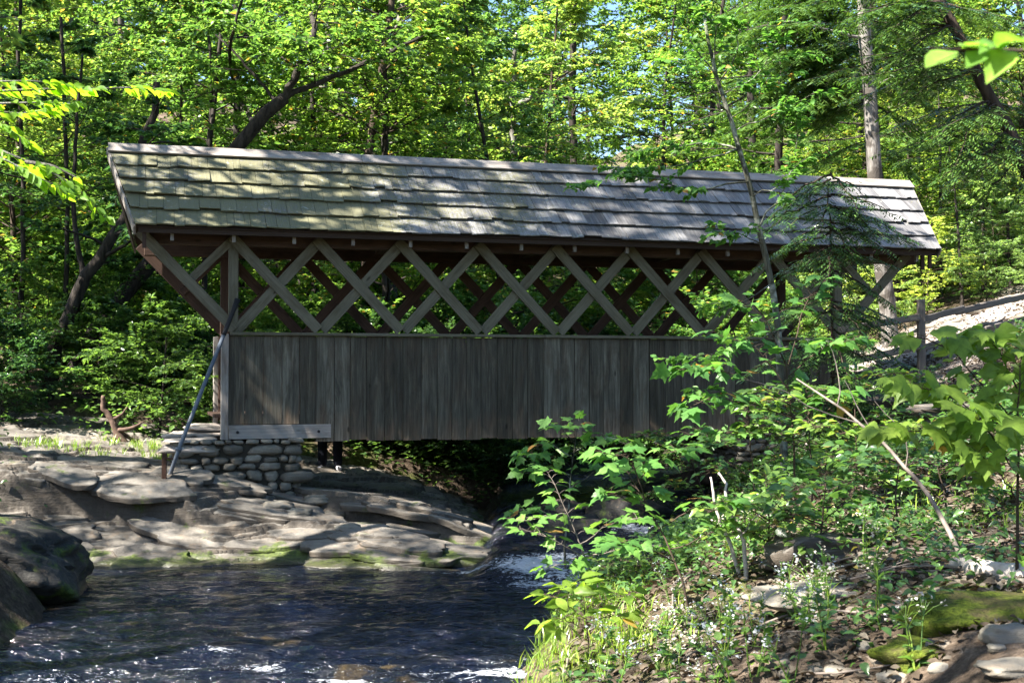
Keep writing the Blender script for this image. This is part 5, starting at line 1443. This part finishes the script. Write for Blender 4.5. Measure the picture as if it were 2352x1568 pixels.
for i in range(30):
    r2 = np.random.default_rng(600 + i); q = pix(r2.uniform(1960, 2420), 800, r2.uniform(20.5, 28)); s = r2.uniform(.06, .22)
    rock('path_stone', 'pale stone half buried in the bright path beyond the fence', (q[0], q[1], float(ground_h(q[0], q[1]))), (s * 1.5, s, s * .45), 640 + i, 'stone', rz=r2.uniform(0, 6), group='pale stones on the path', nu=10, nv=7)
V_ = hit(2250, 1425)
rock('mossy_hump', 'low hump of bright green moss near the lower right corner', (V_[0], V_[1], V_[2]), (.34, .26, .10), 555, 'greenmoss', rz=.2)
V_ = hit(2120, 1500)
rock('mossy_hump', 'small bright moss cushion left of the grey stones in the lower right corner', (V_[0], V_[1], V_[2]), (.2, .16, .06), 556, 'greenmoss', rz=.6)
# rubble at the foot of the pier
for i, (x, y, s) in enumerate([(640, 1165, .2), (690, 1180, .16), (700, 1160, .24), (760, 1190, .2), (800, 1215, .16), (730, 1150, .18)]):
    rock_px('loose_stone', 'loose grey stone on the ledge at the foot of the pier', x, y, (s, s * .7, s * .35), 460 + i, 'stone', group='loose stones at the foot of the pier')
# mossy slabs at the left edge
for i, (x, y, z, s, tl, lab) in enumerate([(-5.42, 12.3, -.02, (.62, 1.3, .28), (.10, .48), 'big dark mossy boulder sloping into the pool at the left edge'), (-4.78, 10.2, -.12, (.6, 1.2, .26), (.1, .45), 'low wet mossy boulder in the lower left corner'), (-5.4, 13.2, .35, (.9, .9, .45), (.0, .3), 'mossy boulder below the hanging plants at the left')]):
    rock('mossy_boulder', lab, (x, y, z), s, 480 + i, 'mossrock', tilt=tl, rz=.15, nu=90, nv=46, pw=.36)
# moss cushions by the water
def log(name, label, pts, r0, r1, mat, seed, cat='log', stubs=()):
    r = np.random.default_rng(seed); P = np.array(pts); base = P[0].copy(); P = P - base
    n = 16; tt = np.linspace(0, len(P) - 1, n); Q = np.stack([np.interp(tt, np.arange(len(P)), P[:, k]) for k in range(3)], 1)
    Q[1:-1] += r.normal(0, r0 * .12, Q[1:-1].shape); m = MB(); m.tube(Q, np.linspace(r0, r1, n) * r.uniform(.9, 1.1, n), 10)
    for t0, d, L, rr in stubs:
        (q,), _ = along(Q, np.array([t0])); m.tube(wander(r, q, d, L, 5, (0, 0, .2), .15), np.linspace(rr, rr * .3, 6), 6)
    o = m.build(name, mat, None, smooth=True); o.location = base; return tag(o, label, cat)
a, b = hit(2195, 1318), hit(2352, 1345)
log('driftwood_log', 'short bleached driftwood log at the foot of the leaning bare stem', [a + [0, 0, .05], (a + b) / 2 + [0, 0, .06], b + [.1, 0, .04]], .045, .055, M['stick'], 501)
a, b = hit(1400, 1175), hit(1700, 1120)
log('fallen_log', 'dark fallen log lying across the gap under the bridge', [a + [-.2, 0, .1], b + [0, .6, .25]], .16, .13, M['bark_brown'], 502)
a = hit(1590, 1425)
for k, (lab, pts) in enumerate([('white forked dead stick standing beside the asters', [(1715, 1290), (1708, 1240), (1690, 1200), (1668, 1150), (1668, 1110), (1650, 1085)]), ('second white dead stick leaning left of the forked one', [(1705, 1285), (1670, 1230), (1650, 1190), (1640, 1140), (1632, 1095)])]):
    h = hit(pts[0][0], pts[0][1] + 40); P = [h + [0, 0, -.04]] + [pix(x, y, h[1] + .03 * i) for i, (x, y) in enumerate(pts[1:])]
    log('dead_stick', lab, P, .017, .007, M['stick'], 510 + k, 'stick', [(.25, (.6, 0, .8), .22, .009)] if k == 0 else [])
# dead root snag left of the pier
h = hit(300, 1042, 15, 30)
SY = max(h[1], 19.0); S = lambda x, y, d=0: pix(x, y, SY + d)
h = np.array(S(305, 1042)); 
log('root_snag', 'twisted dead root snag standing in the shade left of the pier', [h + [0.1, 0, -.15], S(275, 1000), S(255, 965), S(236, 935), S(238, 908)], .06, .03, M['snag'], 520, 'snag', [(.35, (.9, 0, -.2), .45, .04), (.45, (.5, .1, -.7), .5, .05), (.3, (-.3, 0, -.9), .5, .035), (.5, (.8, .2, .3), .3, .03)])

# ------------------------------------------------------------------ rail fence on the right
def fence_pt(x, y): return np.array([x, y, float(ground_h(x, y))])
f0 = pix(2117, 880, 19.6); fb = float(ground_h(f0[0], f0[1]))
fence = thing('rail_fence', 'weathered two-rail wooden fence climbing from the bridge\'s right end', 'fence', (f0[0], f0[1], fb))
FBASE = np.array([f0[0], f0[1], fb])
top = pix(2113, 688, 19.6)[2] - fb
m = MB(); m.box((-.055, -.05, -.3), (.055, .05, top), (0, 0, 1), .008); m.build('post', M['rail'], fence, .01)
def frail(a, b, w=.10, t=.05):
    m = MB(); a, b = np.array(a) - FBASE, np.array(b) - FBASE
    n = 7
    for i in range(n):
        pass
    m.beam(a, b, w, t, (0, 0, 1)); return m.build('rail', M['rail'], fence, .012)
frail(pix(1925, 758, 19.55), pix(2113, 728, 19.52)); frail(pix(2105, 737, 19.70), pix(2215, 708, 20.1)); frail(pix(2195, 717, 20.04), pix(2460, 655, 21.4))
frail(pix(1950, 832, 19.55), pix(2113, 795, 19.52)); frail(pix(2105, 803, 19.70), pix(2280, 752, 20.4)); frail(pix(2262, 757, 20.3), pix(2460, 705, 21.4))
p2 = pix(2460, 860, 21.4); g2 = float(ground_h(p2[0], p2[1])); t2 = pix(2460, 610, 21.4)[2]
m = MB(); a = p2 - FBASE; m.box((a[0] - .055, a[1] - .05, g2 - fb - .3), (a[0] + .055, a[1] + .05, t2 - fb), (0, 0, 1), .008); m.build('post', M['rail'], fence, .01)

# ------------------------------------------------------------------ person behind the bridge (only the lower legs show under it)
def person():
    PY = 20.55; f = pix(758, 1088, PY); fz = float(ledge_h(f[0], PY))
    o = np.array([f[0], PY, fz])
    root = thing('person', 'person in dark trousers and white shoes standing on the rock behind the bridge', 'person', tuple(o), 0)
    jac = plain('dark_jacket', (.03, .035, .05), .85, .2); tro = plain('dark_trousers', (.010, .012, .020), .9, .15); skin = plain('skin', (.45, .28, .2), .55, .3, var=.06); shoe = plain('white_shoe', (.62, .60, .64), .5, .3, var=.06); hairm = plain('dark_hair', (.02, .014, .01), .6, .3)
    def skinned(name, pts, edges, mat, sub=1, rootv=0, par=root):
        me = bpy.data.meshes.new(name); me.from_pydata([p[:3] for p in pts], edges, []); me.materials.append(mat)
        ob = bpy.data.objects.new(name, me); COL.objects.link(ob); ob.parent = par
        ob.modifiers.new('skin', 'SKIN')
        me.skin_vertices.new() if not me.skin_vertices else None
        sv = me.skin_vertices[0].data
        for i, p in enumerate(pts): sv[i].radius = (p[3], p[4] if len(p) > 4 else p[3]); sv[i].use_root = (i == rootv)
        s = ob.modifiers.new('sub', 'SUBSURF'); s.levels = sub; s.render_levels = sub + 1
        return ob
    hx = .12
    # continuous body (skin) : pelvis, spine, neck, head, arms, legs
    pts = [(0, 0, .90, .13, .10), (0, 0, 1.10, .12, .09), (0, 0, 1.32, .15, .10), (0, 0, 1.44, .06), (0, -.01, 1.53, .07), (0, -.02, 1.62, .085, .095), (0, -.01, 1.69, .05),
           (-.18, 0, 1.37, .055), (-.23, .0, 1.10, .042), (-.22, -.06, .88, .030), (.18, 0, 1.37, .055), (.23, 0, 1.10, .042), (.22, -.06, .88, .030),
           (-.10, 0, .80, .085), (-hx, -.01, .46, .06), (-hx, .01, .10, .042), (.10, 0, .80, .085), (hx, -.01, .46, .06), (hx, .01, .10, .042)]
    ed = [(0, 1), (1, 2), (2, 3), (3, 4), (4, 5), (5, 6), (2, 7), (7, 8), (8, 9), (2, 10), (10, 11), (11, 12), (0, 13), (13, 14), (14, 15), (0, 16), (16, 17), (17, 18)]
    skinned('body', pts, ed, skin)
    skinned('trousers', [(0, 0, .92, .15, .12), (-.10, 0, .80, .105), (-hx, -.01, .46, .085), (-hx, .005, .05, .075), (.10, 0, .80, .105), (hx, -.01, .46, .085), (hx, .005, .05, .075)], [(0, 1), (1, 2), (2, 3), (0, 4), (4, 5), (5, 6)], tro)
    skinned('jacket', [(0, 0, .86, .17, .13), (0, 0, 1.12, .15, .115), (0, 0, 1.34, .175, .12), (0, 0, 1.43, .075), (-.19, 0, 1.37, .075), (-.24, 0, 1.10, .06), (-.23, -.05, .92, .05), (.19, 0, 1.37, .075), (.24, 0, 1.10, .06), (.23, -.05, .92, .05)], [(0, 1), (1, 2), (2, 3), (2, 4), (4, 5), (5, 6), (2, 7), (7, 8), (8, 9)], jac)
    skinned('hair', [(0, .03, 1.60, .09, .085), (0, .01, 1.69, .08), (0, -.03, 1.72, .05)], [(0, 1), (1, 2)], hairm)
    for s in (-1, 1):
        skinned('shoe', [(s * hx, .06, .05, .042, .05), (s * hx + s * .02, -.05, .045, .046, .045), (s * hx + s * .045, -.15, .035, .044, .034)], [(0, 1), (1, 2)], shoe)
        for k, (fx, L) in enumerate(((-.022, .07), (-.007, .08), (.008, .075), (.022, .06))):
            skinned('finger', [(s * .22 + fx, -.065, .835, .009), (s * .22 + fx, -.08, .835 - L * .5, .008), (s * .22 + fx, -.072, .835 - L, .007)], [(0, 1), (1, 2)], skin)
        skinned('thumb', [(s * .22 - s * .028, -.07, .86, .010), (s * .22 - s * .040, -.09, .82, .009)], [(0, 1)], skin)
        e = MB(); e.tube([(s * .03, -.112, 1.63), (s * .03, -.118, 1.63)], [.010, .008], 8); e.build('eye', hairm, root)
    e = MB(); e.tube([(0, -.10, 1.625), (0, -.128, 1.60), (0, -.105, 1.592)], [.008, .014, .010], 8); e.build('nose', skin, root, smooth=True)
    e = MB(); e.box((-.022, -.112, 1.562), (.022, -.10, 1.570)); e.build('mouth', plain('lips', (.3, .12, .1), .5), root)
person()
